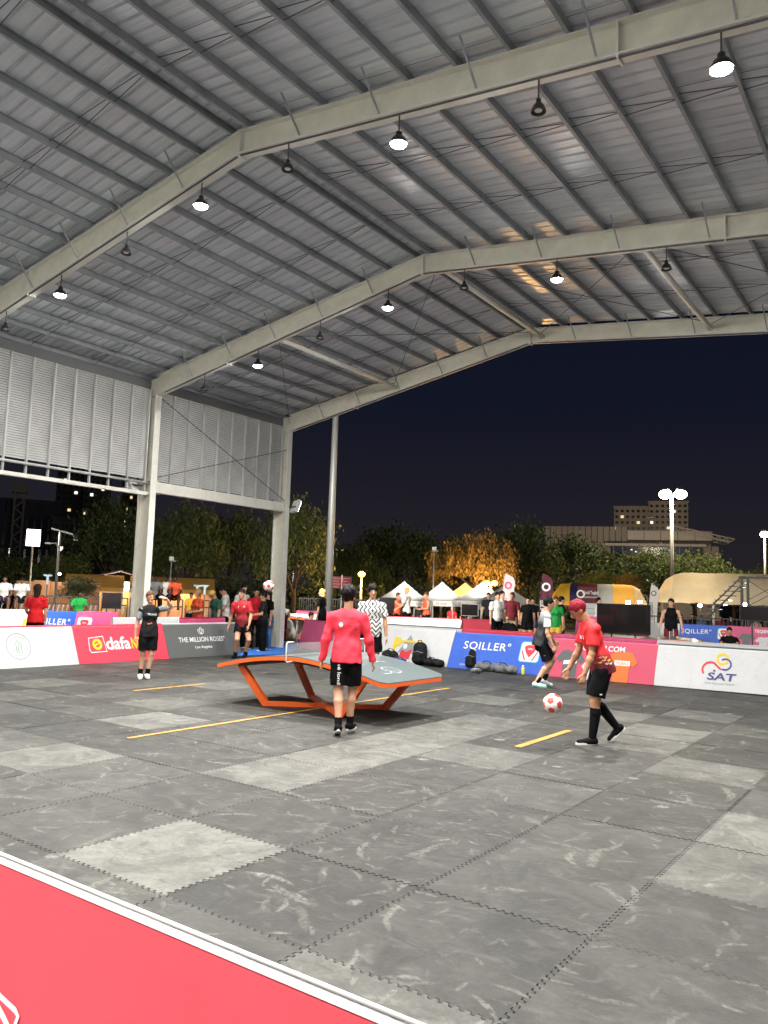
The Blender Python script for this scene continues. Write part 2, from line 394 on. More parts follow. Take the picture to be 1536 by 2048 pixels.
# purlins (C section), the whole length
PY0, PY1 = -9.0, 16.75
prof = [(0, 0), (0.04, 0), (0.04, 0.012), (0.004, 0.004), (0.004, 0.106), (0.04, 0.10), (0.04, 0.11), (0, 0.11)]
for x in PUR:
    s = 1 if x < XR else -1
    MB().prism([(x+s*u, zt(x)+0.019+v) for u, v in prof], lambda u, v, t: (u, t, v), PY0, PY1).build('purlin', m_purlin, hall)
# sag rods / bridging between the purlins
for bi_ in range(5):
    for k in (1, 2):
        Y = FY[bi_] + (FY[bi_+1]-FY[bi_])*k/3
        for side in (0, 1):
            xs = sorted([x for x in PUR if (x < XR) == (side == 0)]); b = MB()
            for a, c in zip(xs[:-1], xs[1:]):
                b.bar((a, Y-0.05, zt(a)+0.10), (c, Y-0.05, zt(c)+0.04), 0.008); b.bar((a, Y+0.05, zt(a)+0.04), (c, Y+0.05, zt(c)+0.10), 0.008)
            b.build('bridging_rod', m_rod, hall)
# roof sheets with ribs, one object each
def sheet(side):
    W = 0.80; pr = []
    for k in range(4):
        y = k*0.2; pr += [(y, 0), (y+0.062, 0), (y+0.066, 0.004), (y+0.072, 0), (y+0.118, 0), (y+0.122, 0.004), (y+0.128, 0), (y+0.145, 0), (y+0.158, 0.034), (y+0.182, 0.034), (y+0.195, 0)]
    pr.append((W, 0))
    x0, x1 = (XL-0.3, XR-0.01) if side == 0 else (XR+0.01, XRT+0.3)
    vs = [(x, y, zt(x)+0.133+h) for x in (x0, x1) for y, h in pr]; n = len(pr)
    return MB().add(vs, [(i, i+1, n+i+1, n+i) for i in range(n-1)]).mesh('roof_sheet')
for side in (0, 1):
    sm = sheet(side); sm.materials.append(m_sheet)
    for k in range(32):
        o = bpy.data.objects.new('roof_sheet', sm); COL.objects.link(o); o.parent = hall; o.location = (0, PY0-.1+k*0.805, random.uniform(0, .003)+.002*(k % 2))
MB().box((XR-0.25, PY0, ZRT+0.19), (XR+0.25, PY1, ZRT+0.22)).build('ridge_cap', m_sheet, hall)
# round struts of the end bay
for x in (-11.5, -7.42, -3.72):
    MB().tube([(x, FY[-2], zb(x)+0.12), (x, FY[-1], zb(x)+0.12)], 0.055, 10).build('strut_tube', m_flange, hall, smooth=True)
for (xa, xb_) in ((-15.1, -11.5), (-11.5, -7.5), (-7.4, -3.7), (-3.7, 0)):
    for a, b_ in ((-2, -1), (-1, -2)):
        MB().tube([(xa, FY[a]+(.15 if a == -2 else -.15), zb(xa)+0.16), (xb_, FY[b_]+(.15 if b_ == -2 else -.15), zb(xb_)+0.2)], 0.007, 5).build('roof_brace_rod', m_rod, hall)
# eave strut, louvre screen of the left side
m_eave = mat('eave_strut_grey', (0.16, 0.165, 0.17), 0.5, 0.3)
m_louv = mat('louvre_aluminium', (0.52, 0.525, 0.515), 0.5, 0.05, var=0.2, vscale=0.9)
MB().box((XL-0.12, PY0, 6.30), (XL+0.12, PY1-.2, 6.55)).build('eave_strut', m_eave, hall)
def slat_mesh(L):
    b = MB(); z = 4.14
    while z < 6.30:
        b.add([(0.0, 0, z), (0.0, L, z), (-0.022, L, z+0.048), (-0.022, 0, z+0.048), (-0.004, 0, z-.002), (-0.004, L, z-.002), (-0.026, L, z+0.047), (-0.026, 0, z+0.047)],
              [(0, 1, 2, 3), (7, 6, 5, 4), (0, 4, 5, 1), (2, 6, 7, 3)]); z += 0.052
    return b.mesh('slat_bank')
XS = -15.40; slm = None
for bi_ in (2, 3, 4):
    ya, yb = FY[bi_]+0.12, FY[bi_+1]-0.12; n = 9; L = (yb-ya)/n
    scr = empty('louvre_screen', hall, (0, 0, 0))
    if slm is None: slm = slat_mesh(L-0.01); slm.materials.append(m_louv)
    for k in range(n):
        o = bpy.data.objects.new('slat_bank', slm); COL.objects.link(o); o.parent = scr; o.location = (XS, ya+k*L+0.005, random.uniform(-.006, .006)); o['kind'] = 'stuff'
    for k in range(n+1):
        MB().box((XS+0.004, ya+k*L-0.016, 3.83 if bi_ < 4 else 4.1), (XS+0.065, ya+k*L+0.016, 6.30)).build('mullion', m_louv, scr)
    if bi_ < 4:
        MB().tube([(XS+0.10, ya-.1, 4.04), (XS+0.10, yb+.1, 4.04)], 0.03, 8).build('rail', m_louv, scr, smooth=True)
        MB().box((XS-0.02, ya-.1, 3.75), (XS+0.1, yb+.1, 3.83)).build('rail', m_flange, scr)
    else:
        MB().box((XS-0.05, ya-.1, 3.84), (XS+0.12, yb+.1, 4.10)).build('beam', m_flange, scr)
        for (za, zb_) in ((6.1, 4.15), (4.2, 5.6)):
            MB().tube([(XS+0.2, ya, za), (XS+0.2, yb, zb_)], 0.011, 5).build('brace_cable', m_rod, scr)

# flood lamps clamped to the columns, lit to brighten the outdoors
m_white_box = mat('white_lamp_casing', (0.7, 0.7, 0.68), 0.4)
def flood(lb, x, y, W, rz=0.0):
    t = thing('flood_lamp', lb, 'flood lamp', (x, y, 3.98), rz, 'flood lamps on the hall columns')
    for s in (-1, 1):
        M = Matrix.Translation((s*0.30, 0.16, 0.02)) @ Matrix.Rotation(R(-24), 4, 'X') @ Matrix.Rotation(-s*R(16), 4, 'Z')
        c = MB().box((-0.15, -0.05, -0.19), (0.15, 0.05, 0.19), M).build('casing', m_white_box, t); bevel(c, .012)
        MB().box((-0.13, 0.052, -0.17), (0.13, 0.058, 0.17), M).build('lamp_glass', emat('flood_glass', (1, .95, .85), 25) if W else m_lens_off, t)
        if W:
            l = bpy.data.lights.new('bulb', 'SPOT'); l.energy = W; l.color = (1, .96, .88); l.spot_size = R(125); l.spot_blend = .7; l.shadow_soft_size = .15
            o = bpy.data.objects.new('bulb', l); COL.objects.link(o); o.parent = t; o.location = M @ Vector((0, .12, 0)); o.rotation_euler = Vector((s*.35, 1, .10)).to_track_quat('-Z', 'Y').to_euler()
    MB().bar((-0.4, .08, 0), (0.4, .08, 0), 0.04).build('bracket', m_rod, t)
m_lens_off = mat('frosted_lens', (0.8, 0.8, 0.8), 0.4)
flood('pair of white flood lamps on the nearer left column', XL+0.2, FY[-2], 5500, math.pi/2)
flood('pair of white flood lamps on the end column, turned outdoors', XL+0.3, FY[-1], 4500)
flood('added pair of white flood lamps on the unseen right end column, turned outdoors', XRT-0.3, FY[-1], 5000)  # out of view, put in to light the courts and tents outside

# high-bay lamps
m_black = mat('black_housing', (0.012, 0.012, 0.013), 0.35)
LR = 0.10
m_lens_on = emat('lit_lens', (1.0, 0.975, 0.92), 0.58*LAMP_W/(math.pi*math.pi*LR*LR*1.1))
def highbay(lit, lbl, grp, x, y):
    h = zb(x); z = h-0.36
    t = thing('high_bay_lamp', lbl, 'lamp', (x, y, z), 0, grp)
    MB().tube([(0, 0, 0.13), (0, 0, 0.36-.018)], 0.010, 6).build('rod', m_rod, t)
    MB().lathe([(0.0, 0.14), (0.035, 0.135), (0.04, 0.085), (0.075, 0.06), (0.102, 0.01), (0.110, -0.020), (0.104, -0.022), (0.095, 0.0), (0.0, 0.004)], 18).build('housing', m_black, t, smooth=True)
    r = LR*.93 if lit else 0.055
    MB().lathe([(0.0, -0.050 if lit else -0.012), (r*0.5, -0.045 if lit else -0.011), (r*0.85, -0.030 if lit else -.008), (r, -0.004)], 18).build('lens', m_lens_on if lit else m_lens_off, t, smooth=True)
    if not lit:
        for c in t.children:
            if not c.name.startswith('rod'): c.scale = (.74, .74, .9)
    if lit:
        l = bpy.data.lights.new('bulb', 'AREA'); l.shape = 'DISK'; l.size = .19; l.energy = .58*LAMP_W; l.spread = R(105); l.color = (1.0, .975, .92)
        o = bpy.data.objects.new('bulb', l); COL.objects.link(o); o.parent = t; o.location = (0, 0, -.056)
names_f = {3: 'near rafter', 4: 'middle rafter'}
pos_l = {-8.52: 'just left of the ridge', -11.93: 'far down the left slope', -5.08: 'just right of the ridge', -1.5: 'near the right edge'}
pos_u = {-3.3: 'on the right slope', -6.85: 'close right of the ridge', -10.2: 'halfway down the left slope', -13.6: 'near the left eave'}
for fi, Y in enumerate(FY[:5]):
    for x, d_ in pos_l.items():
        lb = ('lit high-bay lamp under the %s, %s' % (names_f[fi], d_)) if fi in names_f else 'lit high-bay lamp under a rafter behind the viewer'
        highbay(True, lb, 'lit high-bay lamps' if fi in names_f else 'lit lamps behind the viewer', x, Y)
    if fi in names_f:
        for x, d_ in pos_u.items(): highbay(False, 'unlit black high-bay lamp under the %s, %s' % (names_f[fi], d_), 'unlit high-bay lamps', x, Y)
# ================================================================== soft shapes: distance field -> one continuous mesh
class Soft:
    def __init__(s, k=0.02): s.p = []; s.k = k; s.disp = None
    def cone(s, a, b, ra, rb, thin=None, kf=1.0, clip=(), sub=False, k=None):
        """round cone a->b; thin = direction in which the section is scaled by kf"""
        s.p.append((np.array(a, float), np.array(b, float), ra, rb, None if thin is None else np.array(thin, float)/np.linalg.norm(thin), kf, clip, sub, s.k if k is None else k)); return s
    def ball(s, c, r, thin=None, kf=1.0, **kw): return s.cone(c, c, r, r, thin, kf, **kw)
    def mesh(s, name, h):
        pad = 3*h + 0.03; add = [q for q in s.p if not q[7]]
        lo = np.min([np.minimum(q[0]-q[2]*max(1, q[5]), q[1]-q[3]*max(1, q[5])) for q in add], 0)-pad
        hi = np.max([np.maximum(q[0]+q[2]*max(1, q[5]), q[1]+q[3]*max(1, q[5])) for q in add], 0)+pad
        n = np.ceil((hi-lo)/h).astype(int)+1; F = np.full(n, 0.2, np.float32)
        for a, b, ra, rb, th, kf, clip, sub, k in s.p:
            rr = max(ra, rb)*max(1, kf) + 3*h + 0.06
            i0 = np.maximum(np.floor((np.minimum(a, b)-rr-lo)/h).astype(int), 0); i1 = np.minimum(np.ceil((np.maximum(a, b)+rr-lo)/h).astype(int)+1, n)
            if np.any(i1 <= i0): continue
            ax = [lo[t]+h*np.arange(i0[t], i1[t]) for t in range(3)]
            P = np.stack(np.meshgrid(*ax, indexing='ij'), -1); Q = P-a; ab = b-a; L2 = float(ab@ab)
            t = np.clip((Q@ab)/L2, 0, 1) if L2 > 1e-12 else np.zeros(Q.shape[:3])
            W = Q-t[..., None]*ab; dist = np.linalg.norm(W, axis=-1)
            if th is not None:
                c = W@th; dist = np.sqrt(np.maximum(dist**2-c**2+(c/kf)**2, 0))
            d = dist-(ra+(rb-ra)*t)
            if th is not None and kf < 1: d = d*np.where(d > 0, 1.0, 1.0)
            for cp, cn in clip: d = np.maximum(d, (P-np.array(cp))@np.array(cn))
            sl = tuple(slice(i0[t], i1[t]) for t in range(3)); f = F[sl]
            if sub: F[sl] = np.maximum(f, -d)
            elif k > 0:
                hh = np.maximum(k-np.abs(f-d), 0)/k; F[sl] = np.minimum(f, d)-hh*hh*k*0.25
            else: F[sl] = np.minimum(f, d)
        if s.disp is not None:
            ax = [lo[t]+h*np.arange(n[t]) for t in range(3)]; F += s.disp(*np.meshgrid(*ax, indexing='ij')).astype(np.float32)
        # surface nets
        S = F < 0; C = np.zeros(tuple(n-1), np.int8)
        for dx in (0, 1):
            for dy in (0, 1):
                for dz in (0, 1): C += S[dx:n[0]-1+dx, dy:n[1]-1+dy, dz:n[2]-1+dz]
        act = (C > 0) & (C < 8); idx = np.argwhere(act); ids = np.full(act.shape, -1, np.int64); ids[act] = np.arange(len(idx))
        acc = np.zeros((len(idx), 3)); cnt = np.zeros(len(idx))
        cor = [(x, y, z) for x in (0, 1) for y in (0, 1) for z in (0, 1)]
        for c0 in cor:
            for t in range(3):
                if c0[t]: continue
                c1 = list(c0); c1[t] = 1
                f0 = F[idx[:, 0]+c0[0], idx[:, 1]+c0[1], idx[:, 2]+c0[2]]; f1 = F[idx[:, 0]+c1[0], idx[:, 1]+c1[1], idx[:, 2]+c1[2]]
                m = (f0 < 0) != (f1 < 0); u = np.where(m, f0/np.where(m, f0-f1, 1), 0); p = np.tile(np.array(c0, float), (len(idx), 1)); p[:, t] = u
                acc[m] += p[m]; cnt[m] += 1
        V = lo+h*(idx+acc/np.maximum(cnt, 1)[:, None]); faces = []
        for t in range(3):
            a_, b_ = [(1, 2), (2, 0), (0, 1)][t]; sl0 = [slice(1, -1)]*3; sl1 = [slice(1, -1)]*3; sl0[t] = slice(0, -1); sl1[t] = slice(1, None)
            A = S[tuple(sl0)]; B = S[tuple(sl1)]; e = np.argwhere(A != B)
            if not len(e): continue
            off = np.ones(3, int); off[t] = 0; g0 = e+off; inside = A[e[:, 0], e[:, 1], e[:, 2]]
            def cell(da, db):
                q = g0.copy(); q[:, a_] -= da; q[:, b_] -= db; return ids[q[:, 0], q[:, 1], q[:, 2]]
            qd = np.stack([cell(1, 1), cell(0, 1), cell(0, 0), cell(1, 0)], 1); qd[~inside] = qd[~inside][:, ::-1]; faces.append(qd)
        Fq = np.concatenate(faces); Fq = Fq[(Fq >= 0).all(1)]
        me = bpy.data.meshes.new(name); me.vertices.add(len(V)); me.vertices.foreach_set('co', V.astype(np.float32).ravel())
        me.loops.add(Fq.size); me.loops.foreach_set('vertex_index', Fq.astype(np.int32).ravel()); me.polygons.add(len(Fq))
        me.polygons.foreach_set('loop_start', np.arange(0, Fq.size, 4, dtype=np.int32)); me.polygons.foreach_set('loop_total', np.full(len(Fq), 4, np.int32))
        me.update(calc_edges=True); me.shade_smooth(); return me
def wob(amp, sc, seed=0.0):
    return lambda x, y, z: amp*(np.sin(x*sc+1.3*seed+2*np.sin(z*sc*.7+seed))*np.sin(y*sc*1.1+seed*2.1)+0.7*np.sin(z*sc*1.3+3*np.sin(x*sc*.6+y*sc*.5+seed)))

# ================================================================== advertising boards
def board_mat(name, col, line=None, scale=2.2, rough=0.55, grad=None):
    if name in MATS: return MATS[name]
    m = mat(name, col, rough, var=0.05, vscale=2.0, bump=0.22, bscale=3.2); nt = m.node_tree; b = nt.nodes['Principled BSDF']
    if line is not None:
        tcn = nt.nodes.new('ShaderNodeTexCoord'); vo = nt.nodes.new('ShaderNodeTexVoronoi'); vo.feature = 'DISTANCE_TO_EDGE'; vo.inputs['Scale'].default_value = scale*2
        mp = nt.nodes.new('ShaderNodeMapping'); mp.inputs['Scale'].default_value = (1, 0.02, 1.2); nt.links.new(tcn.outputs['Object'], mp.inputs[0]); nt.links.new(mp.outputs[0], vo.inputs[0])
        mr = nt.nodes.new('ShaderNodeMapRange'); mr.inputs[1].default_value = 0.006; mr.inputs[2].default_value = 0.022; mr.inputs[3].default_value = 1; mr.inputs[4].default_value = 0
        nt.links.new(vo.outputs[0], mr.inputs[0])
        ns = nt.nodes.new('ShaderNodeTexNoise'); ns.inputs['Scale'].default_value = 1.3; nt.links.new(tcn.outputs['Object'], ns.inputs[0])
        m2 = nt.nodes.new('ShaderNodeMapRange'); m2.inputs[1].default_value = 0.47; m2.inputs[2].default_value = 0.56; nt.links.new(ns.outputs[0], m2.inputs[0])
        mu = nt.nodes.new('ShaderNodeMath'); mu.operation = 'MULTIPLY'; nt.links.new(mr.outputs[0], mu.inputs[0]); nt.links.new(m2.outputs[0], mu.inputs[1])
        mx = nt.nodes.new('ShaderNodeMix'); mx.data_type = 'RGBA'; nt.links.new(mu.outputs[0], mx.inputs[0])
        src = b.inputs['Base Color'].links[0].from_socket; nt.links.new(src, mx.inputs[6]); mx.inputs[7].default_value = (*line, 1); nt.links.new(mx.outputs[2], b.inputs['Base Color'])
    return m
m_bwhite = board_mat('board_white', (0.56, 0.57, 0.585), (0.485, 0.50, 0.515))
m_bplain = board_mat('board_plain_white', (0.66, 0.66, 0.66))
m_bred = board_mat('board_red', (0.62, 0.05, 0.085))
m_bred_v = board_mat('board_red_vivid', (0.85, 0.085, 0.115))
m_bgrey = board_mat('board_grey', (0.105, 0.11, 0.11))
m_bblue = board_mat('board_blue', (0.035, 0.11, 0.52), (0.05, 0.14, 0.6), 3.0)
m_bpink = board_mat('board_pink', (0.55, 0.07, 0.19), (0.62, 0.22, 0.32), 2.6)
m_bmaroon = board_mat('board_maroon', (0.28, 0.012, 0.03))
m_pwhite = mat('print_white', (0.8, 0.8, 0.8), 0.55); m_pyel = mat('print_yellow', (0.75, 0.52, 0.03), 0.55); m_pgrey = mat('print_grey', (0.26, 0.28, 0.29), 0.55)
m_pgreen = mat('print_pale_green', (0.28, 0.40, 0.33), 0.55); m_pnavy = mat('print_navy', (0.07, 0.07, 0.22), 0.55); m_pred = mat('print_red', (0.6, 0.04, 0.06), 0.55)
m_pcyan = mat('print_cyan', (0.12, 0.55, 0.75), 0.55); m_porange = mat('print_orange', (0.72, 0.16, 0.03), 0.55); m_pblack = mat('print_black', (0.02, 0.02, 0.022), 0.55)
m_pdark = mat('print_dark_grey', (0.11, 0.115, 0.125), 0.55); m_ppale = mat('print_pale_grey', (0.55, 0.56, 0.57), 0.55)
def board(label, A, B, h, mm, top=None, sh=0.0, lean=0.14, z0=0.0, prints=(), group='advertising boards around the courts', depth=0.3, tw=.055):
    A = Vector((*A, 0)); B = Vector((*B, 0)); L = (B-A).length
    t = thing('advertising_board', label, 'board', (A.x, A.y, z0+0.003), math.atan2(B.y-A.y, B.x-A.x), group)
    sec = [(0, 0), (depth, 0), (lean*h+tw+.02, h-0.02), (lean*h+tw, h), (lean*h+min(.015, tw*.4), h), (lean*h, h-0.02)]
    g_ = 0.004; vs = [(g_+sh*z, y, z) for y, z in sec]+[(L-g_+sh*z, y, z) for y, z in sec]; n = len(sec)
    MB().add(vs, [tuple(reversed(range(n))), tuple(range(n, 2*n))]+[(i, (i+1) % n, n+(i+1) % n, n+i) for i in range(n)]).build('panel', mm, t)
    if top is not None:
        s2 = [(lean*h+0.008, h+0.001), (lean*h+0.008, h+0.018), (lean*h+0.022, h+0.026), (lean*h+0.056, h+0.026), (lean*h+0.07, h+0.018), (lean*h+0.07, h+0.001)]; n = len(s2)
        vs = [(g_+sh*z, y, z) for y, z in s2]+[(L-g_+sh*z, y, z) for y, z in s2]
        MB().add(vs, [tuple(reversed(range(n))), tuple(range(n, 2*n))]+[(i, (i+1) % n, n+(i+1) % n, n+i) for i in range(n)]).build('top_strip', top, t)
    fn = lambda u, v, o: (u+sh*v, lean*v-o, v)
    for k, (nm, shape, m_) in enumerate(prints): print2(nm, shape, fn, m_, t, 0.003+0.0012*k)
    return t
def P_seal(cx, cy, s):
    return [('seal', joined(ring2(cx, cy, .255*s, .27*s), ring2(cx, cy, .185*s, .192*s)), m_pgrey),
            ('emblem_figure', joined(stroke2([(cx-.06*s, cy-.14*s), (cx-.05*s, cy), (cx-.09*s, cy+.06*s), (cx-.02*s, cy+.1*s), (cx+.02*s, cy+.15*s)], .018*s), stroke2([(cx+.06*s, cy-.14*s), (cx+.05*s, cy-.02*s), (cx+.09*s, cy+.05*s), (cx+.03*s, cy+.09*s)], .018*s),
                                    stroke2([(cx, cy-.15*s), (cx-.02*s, cy-.06*s), (cx+.02*s, cy+.02*s), (cx, cy+.08*s)], .02*s), stroke2([(cx-.14*s, cy+.02*s), (cx-.1*s, cy-.1*s), (cx-.03*s, cy-.02*s)], .014*s)), m_pgreen),
            ('seal_lettering', joined(*[stroke2([(cx+.215*s*math.cos(a), cy+.215*s*math.sin(a)), (cx+.24*s*math.cos(a+.05), cy+.24*s*math.sin(a+.05))], .014*s) for a in [k*math.pi/14 for k in range(-2, 17)]]), m_ppale)]
def P_dafa(x, y, s):
    return [('logo_frame', joined(stroke2([(x, y+.02*s), (x+.02*s, y+.27*s), (x+.36*s, y+.30*s), (x+.40*s, y-.01*s), (x+.03*s, y-.02*s), (x, y+.05*s)], .018*s)), m_pwhite),
            ('logo_ring', joined(ring2(x+.2*s, y+.14*s, .06*s, .115*s), stroke2([(x+.14*s, y+.12*s), (x+.26*s, y+.17*s)], .035*s)), m_pyel),
            ('lettering', flat_text('dafa', x+.71*s, y+.03*s, .36*s, .02, width=.60*s), m_pwhite),
            ('lettering', flat_text('NEWS', x+1.29*s, y+.03*s, .33*s, .025, width=.50*s), m_pyel)]
def P_roses(cx, s):
    pet = [stroke2([(cx+q*.00*s, .52*s), (cx+q*.06*s, .545*s), (cx+q*.095*s, .60*s), (cx+q*.085*s, .64*s), (cx+q*.04*s, .60*s), (cx, .53*s)], .014*s) for q in (-1, 1)]
    pet += [stroke2([(cx, .53*s), (cx-.045*s, .60*s), (cx-.03*s, .66*s), (cx, .68*s), (cx+.03*s, .66*s), (cx+.045*s, .60*s), (cx, .53*s)], .014*s), stroke2([(cx-.03*s, .66*s), (cx, .61*s), (cx+.03*s, .66*s)], .012*s)]
    return [('rose_emblem', joined(*pet), m_pwhite), ('lettering', flat_text('THE MILLION ROSES\u00b0', cx, .35*s, .155*s, .012, width=1.42*s), m_pwhite), ('lettering', flat_text('Los Angeles', cx, .20*s, .085*s, .014, width=.52*s), m_pwhite)]
def P_sqiller(x, s, small=True):
    sx = x+1.62*s; y = .25*s
    o = [('lettering', flat_text('SQILLER\u00b0', x+.83*s, .45*s, .235*s, .008, width=1.12*s, space=1.1), m_pwhite),
         ('icon_border', rrect2(sx, y, sx+.46*s, y+.44*s, .07*s), m_pcyan), ('icon', rrect2(sx+.02*s, y+.02*s, sx+.44*s, y+.42*s, .055*s), m_pwhite),
         ('icon_shield', joined(poly2((sx+.09*s, y+.33*s), (sx+.16*s, y+.37*s), (sx+.30*s, y+.37*s), (sx+.37*s, y+.33*s), (sx+.33*s, y+.22*s), (sx+.23*s, y+.10*s), (sx+.13*s, y+.22*s)), stroke2([(sx+.05*s, y+.24*s), (sx+.15*s, y+.04*s)], .03*s), stroke2([(sx+.41*s, y+.24*s), (sx+.31*s, y+.04*s)], .03*s)), m_pred),
         ('icon_mark', flat_text('SQILL', sx+.23*s, y+.27*s, .05*s, .02), m_pwhite)]
    if small: o.append(('lettering', flat_text('DOWNLOAD NOW', x+.55*s, .07*s, .06*s, .01), m_ppale))
    return o
def shirt2(cx, cy, w, h):
    return poly2((cx-.25*w, cy-.5*h), (cx+.25*w, cy-.5*h), (cx+.25*w, cy+.1*h), (cx+.36*w, cy+.0*h), (cx+.5*w, cy+.16*h), (cx+.3*w, cy+.45*h), (cx+.12*w, cy+.5*h), (cx, cy+.43*h), (cx-.12*w, cy+.5*h), (cx-.3*w, cy+.45*h), (cx-.5*w, cy+.16*h), (cx-.36*w, cy+0*h), (cx-.25*w, cy+.1*h))
def P_teqshop(s):
    return [('lettering', flat_text('TEQSHOP.COM', 1.12*s, .60*s, .15*s, .022, width=1.05*s), m_pwhite),
            ('printed_grey_shirt', shirt2(.55*s, .30*s, .62*s, .56*s), m_pdark), ('shirt_stripe', poly2((.41*s, .27*s), (.69*s, .31*s), (.69*s, .39*s), (.41*s, .35*s)), m_pwhite),
            ('printed_white_shirt', shirt2(1.05*s, .18*s, .5*s, .46*s), m_ppale),
            ('printed_orange_shirt', shirt2(1.62*s, .31*s, .62*s, .62*s), m_porange), ('shirt_stripe', poly2((1.47*s, .33*s), (1.78*s, .33*s), (1.78*s, .43*s), (1.47*s, .43*s)), m_pwhite), ('lettering', flat_text('TEQBALL', 1.625*s, .35*s, .075*s, .02, width=.26*s), m_porange)]
def P_sat(cx, s):
    return [('yellow_ring', ring2(cx+.10*s, .60*s, .075*s, .115*s), m_pyel), ('navy_ring', ring2(cx+.155*s, .50*s, .085*s, .118*s, -120, 130), m_pnavy),
            ('red_arc', joined(ring2(cx-.10*s, .385*s, .125*s, .16*s, 55, 215), stroke2([(cx-.03*s, .50*s), (cx+.09*s, .40*s)], .034*s)), m_pred),
            ('lettering', flat_text('SAT', cx+.10*s, .20*s, .19*s, .025, width=.50*s, slant=.15), m_pnavy), ('emblem_dot', disc2(cx-.03*s, .37*s, .02*s), m_pnavy),
            ('lettering', flat_text('Sports Authority of Thailand', cx+.08*s, .125*s, .045*s, .0, width=.52*s), m_pgrey)]
def P_pol(cx, s):
    return [('grey_triangle', poly2((cx-.24*s, .22*s), (cx+.26*s, .22*s), (cx+.17*s, .50*s), (cx+.05*s, .66*s), (cx-.07*s, .50*s)), m_pgrey),
            ('red_patch', poly2((cx-.17*s, .10*s), (cx+.15*s, .08*s), (cx+.2*s, .34*s), (cx+.02*s, .25*s), (cx-.14*s, .3*s)), m_pred), ('white_patch', disc2(cx-.04*s, .38*s, .06*s), m_pwhite),
            ('letter', flat_text('P', cx-.30*s, .28*s, .40*s, .05, width=.25*s), m_pyel), ('letter', flat_text('I', cx+.36*s, .30*s, .34*s, .07, width=.15*s), m_pyel), ('ribbon', poly2((cx-.16*s, .47*s), (cx+.24*s, .48*s), (cx+.24*s, .53*s), (cx-.16*s, .52*s)), m_pyel)]
XB = -14.25; HL = 0.755
yb = [7.33, 9.60, 11.87, 14.12]
board('white board with pale green round seal at the left edge', (XB, yb[0]), (XB, yb[1]), HL, m_bwhite, m_bred, -0.22, prints=P_seal(1.07, .40, .92))
board('red board lettered dafaNEWS behind the girl in black shorts', (XB, yb[1]), (XB, yb[2]), HL, m_bred, m_bred, -0.22, prints=P_dafa(.30, .24, 1.0))
board('grey board lettered THE MILLION ROSES with a white rose', (XB, yb[2]), (XB, yb[3]), HL, m_bgrey, m_bwhite, -0.22, prints=P_roses(1.08, 1.0))
def bl(x): return 15.52 + 0.085*(x+11.6) if x > -9.3 else 15.72-0.11*(x+9.3)
xb = [-13.85, -11.58, -9.30, -7.03, -4.75, -2.45, -0.2]; HB = 0.80
board('pink mosaic board at the opening with the blue carpet', (-15.1, 17.15), (xb[0]+.6, 16.35), .78, m_bpink, m_bpink, .20)
board('white board glimpsed behind the man in the red long-sleeve top', (xb[0]+.6, 16.33), (xb[1], bl(xb[1])), .80, m_bwhite, m_bgrey, .18, prints=[('blue_patch', poly2((.1, .35), (.7, .35), (.75, .6), (.1, .6)), m_bblue), ('orange_patch', poly2((.2, .08), (.6, .08), (.6, .3), (.2, .3)), m_porange)])
board('white board with yellow letters behind the black bags', (xb[1], bl(xb[1])), (xb[2], bl(xb[2])), HB, m_bwhite, m_bplain, .18, prints=P_pol(.98, 1.0))
board('blue board lettered SQILLER behind the row of bags', (xb[2], bl(xb[2])), (xb[3], bl(xb[3])), HB, m_bblue, None, .18, prints=P_sqiller(.03, 1.0))
board('red board lettered TEQSHOP.COM behind the red-haired player', (xb[3], bl(xb[3])), (xb[4], bl(xb[4])), HB, board_mat('board_rose', (0.56, 0.07, 0.13), (0.42, 0.10, 0.17), 2.8), None, .10, prints=P_teqshop(1.0))
board('white board with the SAT emblem at the right edge', (xb[4], bl(xb[4])), (xb[5], bl(xb[5])), HB, m_bwhite, m_bgrey, .08, prints=P_sat(1.12, 1.0))
board('white board past the SAT board', (xb[5], bl(xb[5])), (xb[6], bl(xb[6])), HB, m_bwhite, m_bgrey, .08)
# near board, seen from outside
nb = board('large red board in the foreground with white top tube', (-3.05, 1.33), (-0.55, 1.34), .765, m_bred_v, None, 0, .16, group='boards nearest the viewer', depth=.3, tw=.016)
m_tube = mat('white_edge_tube', (0.62, 0.60, 0.59), 0.25, 0.0, coat=0.3)
lh = .16*.765; cap = [(lh-.0035, .7535), (lh+.004, .7685), (lh+.018, .7685), (lh+.036, .748), (lh+.0315, .748), (lh+.0165, .7656), (lh+.0058, .7656), (lh-.0005, .7535)]; n_ = len(cap)
MB().add([(0.0, y, z) for y, z in cap]+[(2.5, y, z) for y, z in cap], [(i, (i+1) % n_, n_+(i+1) % n_, n_+i) for i in range(n_)]).build('edge_cap', m_tube, nb)
MB().tube([(0.0, lh+.012, .7745), (2.5, lh+.012, .7745)], 0.0065, 10).build('top_tube', m_tube, nb, smooth=True)
fnn = lambda u, v, o: (u, .16*v-o, v)
print2('lettering', joined(stroke2([(u_+.62, v_+.30) for u_, v_ in ((0, .13), (.09, .115), (.165, .105), (.185, .095), (.178, .065), (.17, .045))], .016), stroke2([(u_+.62, v_+.30) for u_, v_ in ((.02, .115), (.12, .07), (.2, .03), (.24, -.02))], .02), stroke2([(u_+.62, v_+.30) for u_, v_ in ((0, .03), (.08, .01), (.16, -.02))], .02)), fnn, m_pwhite, nb, 0.003)
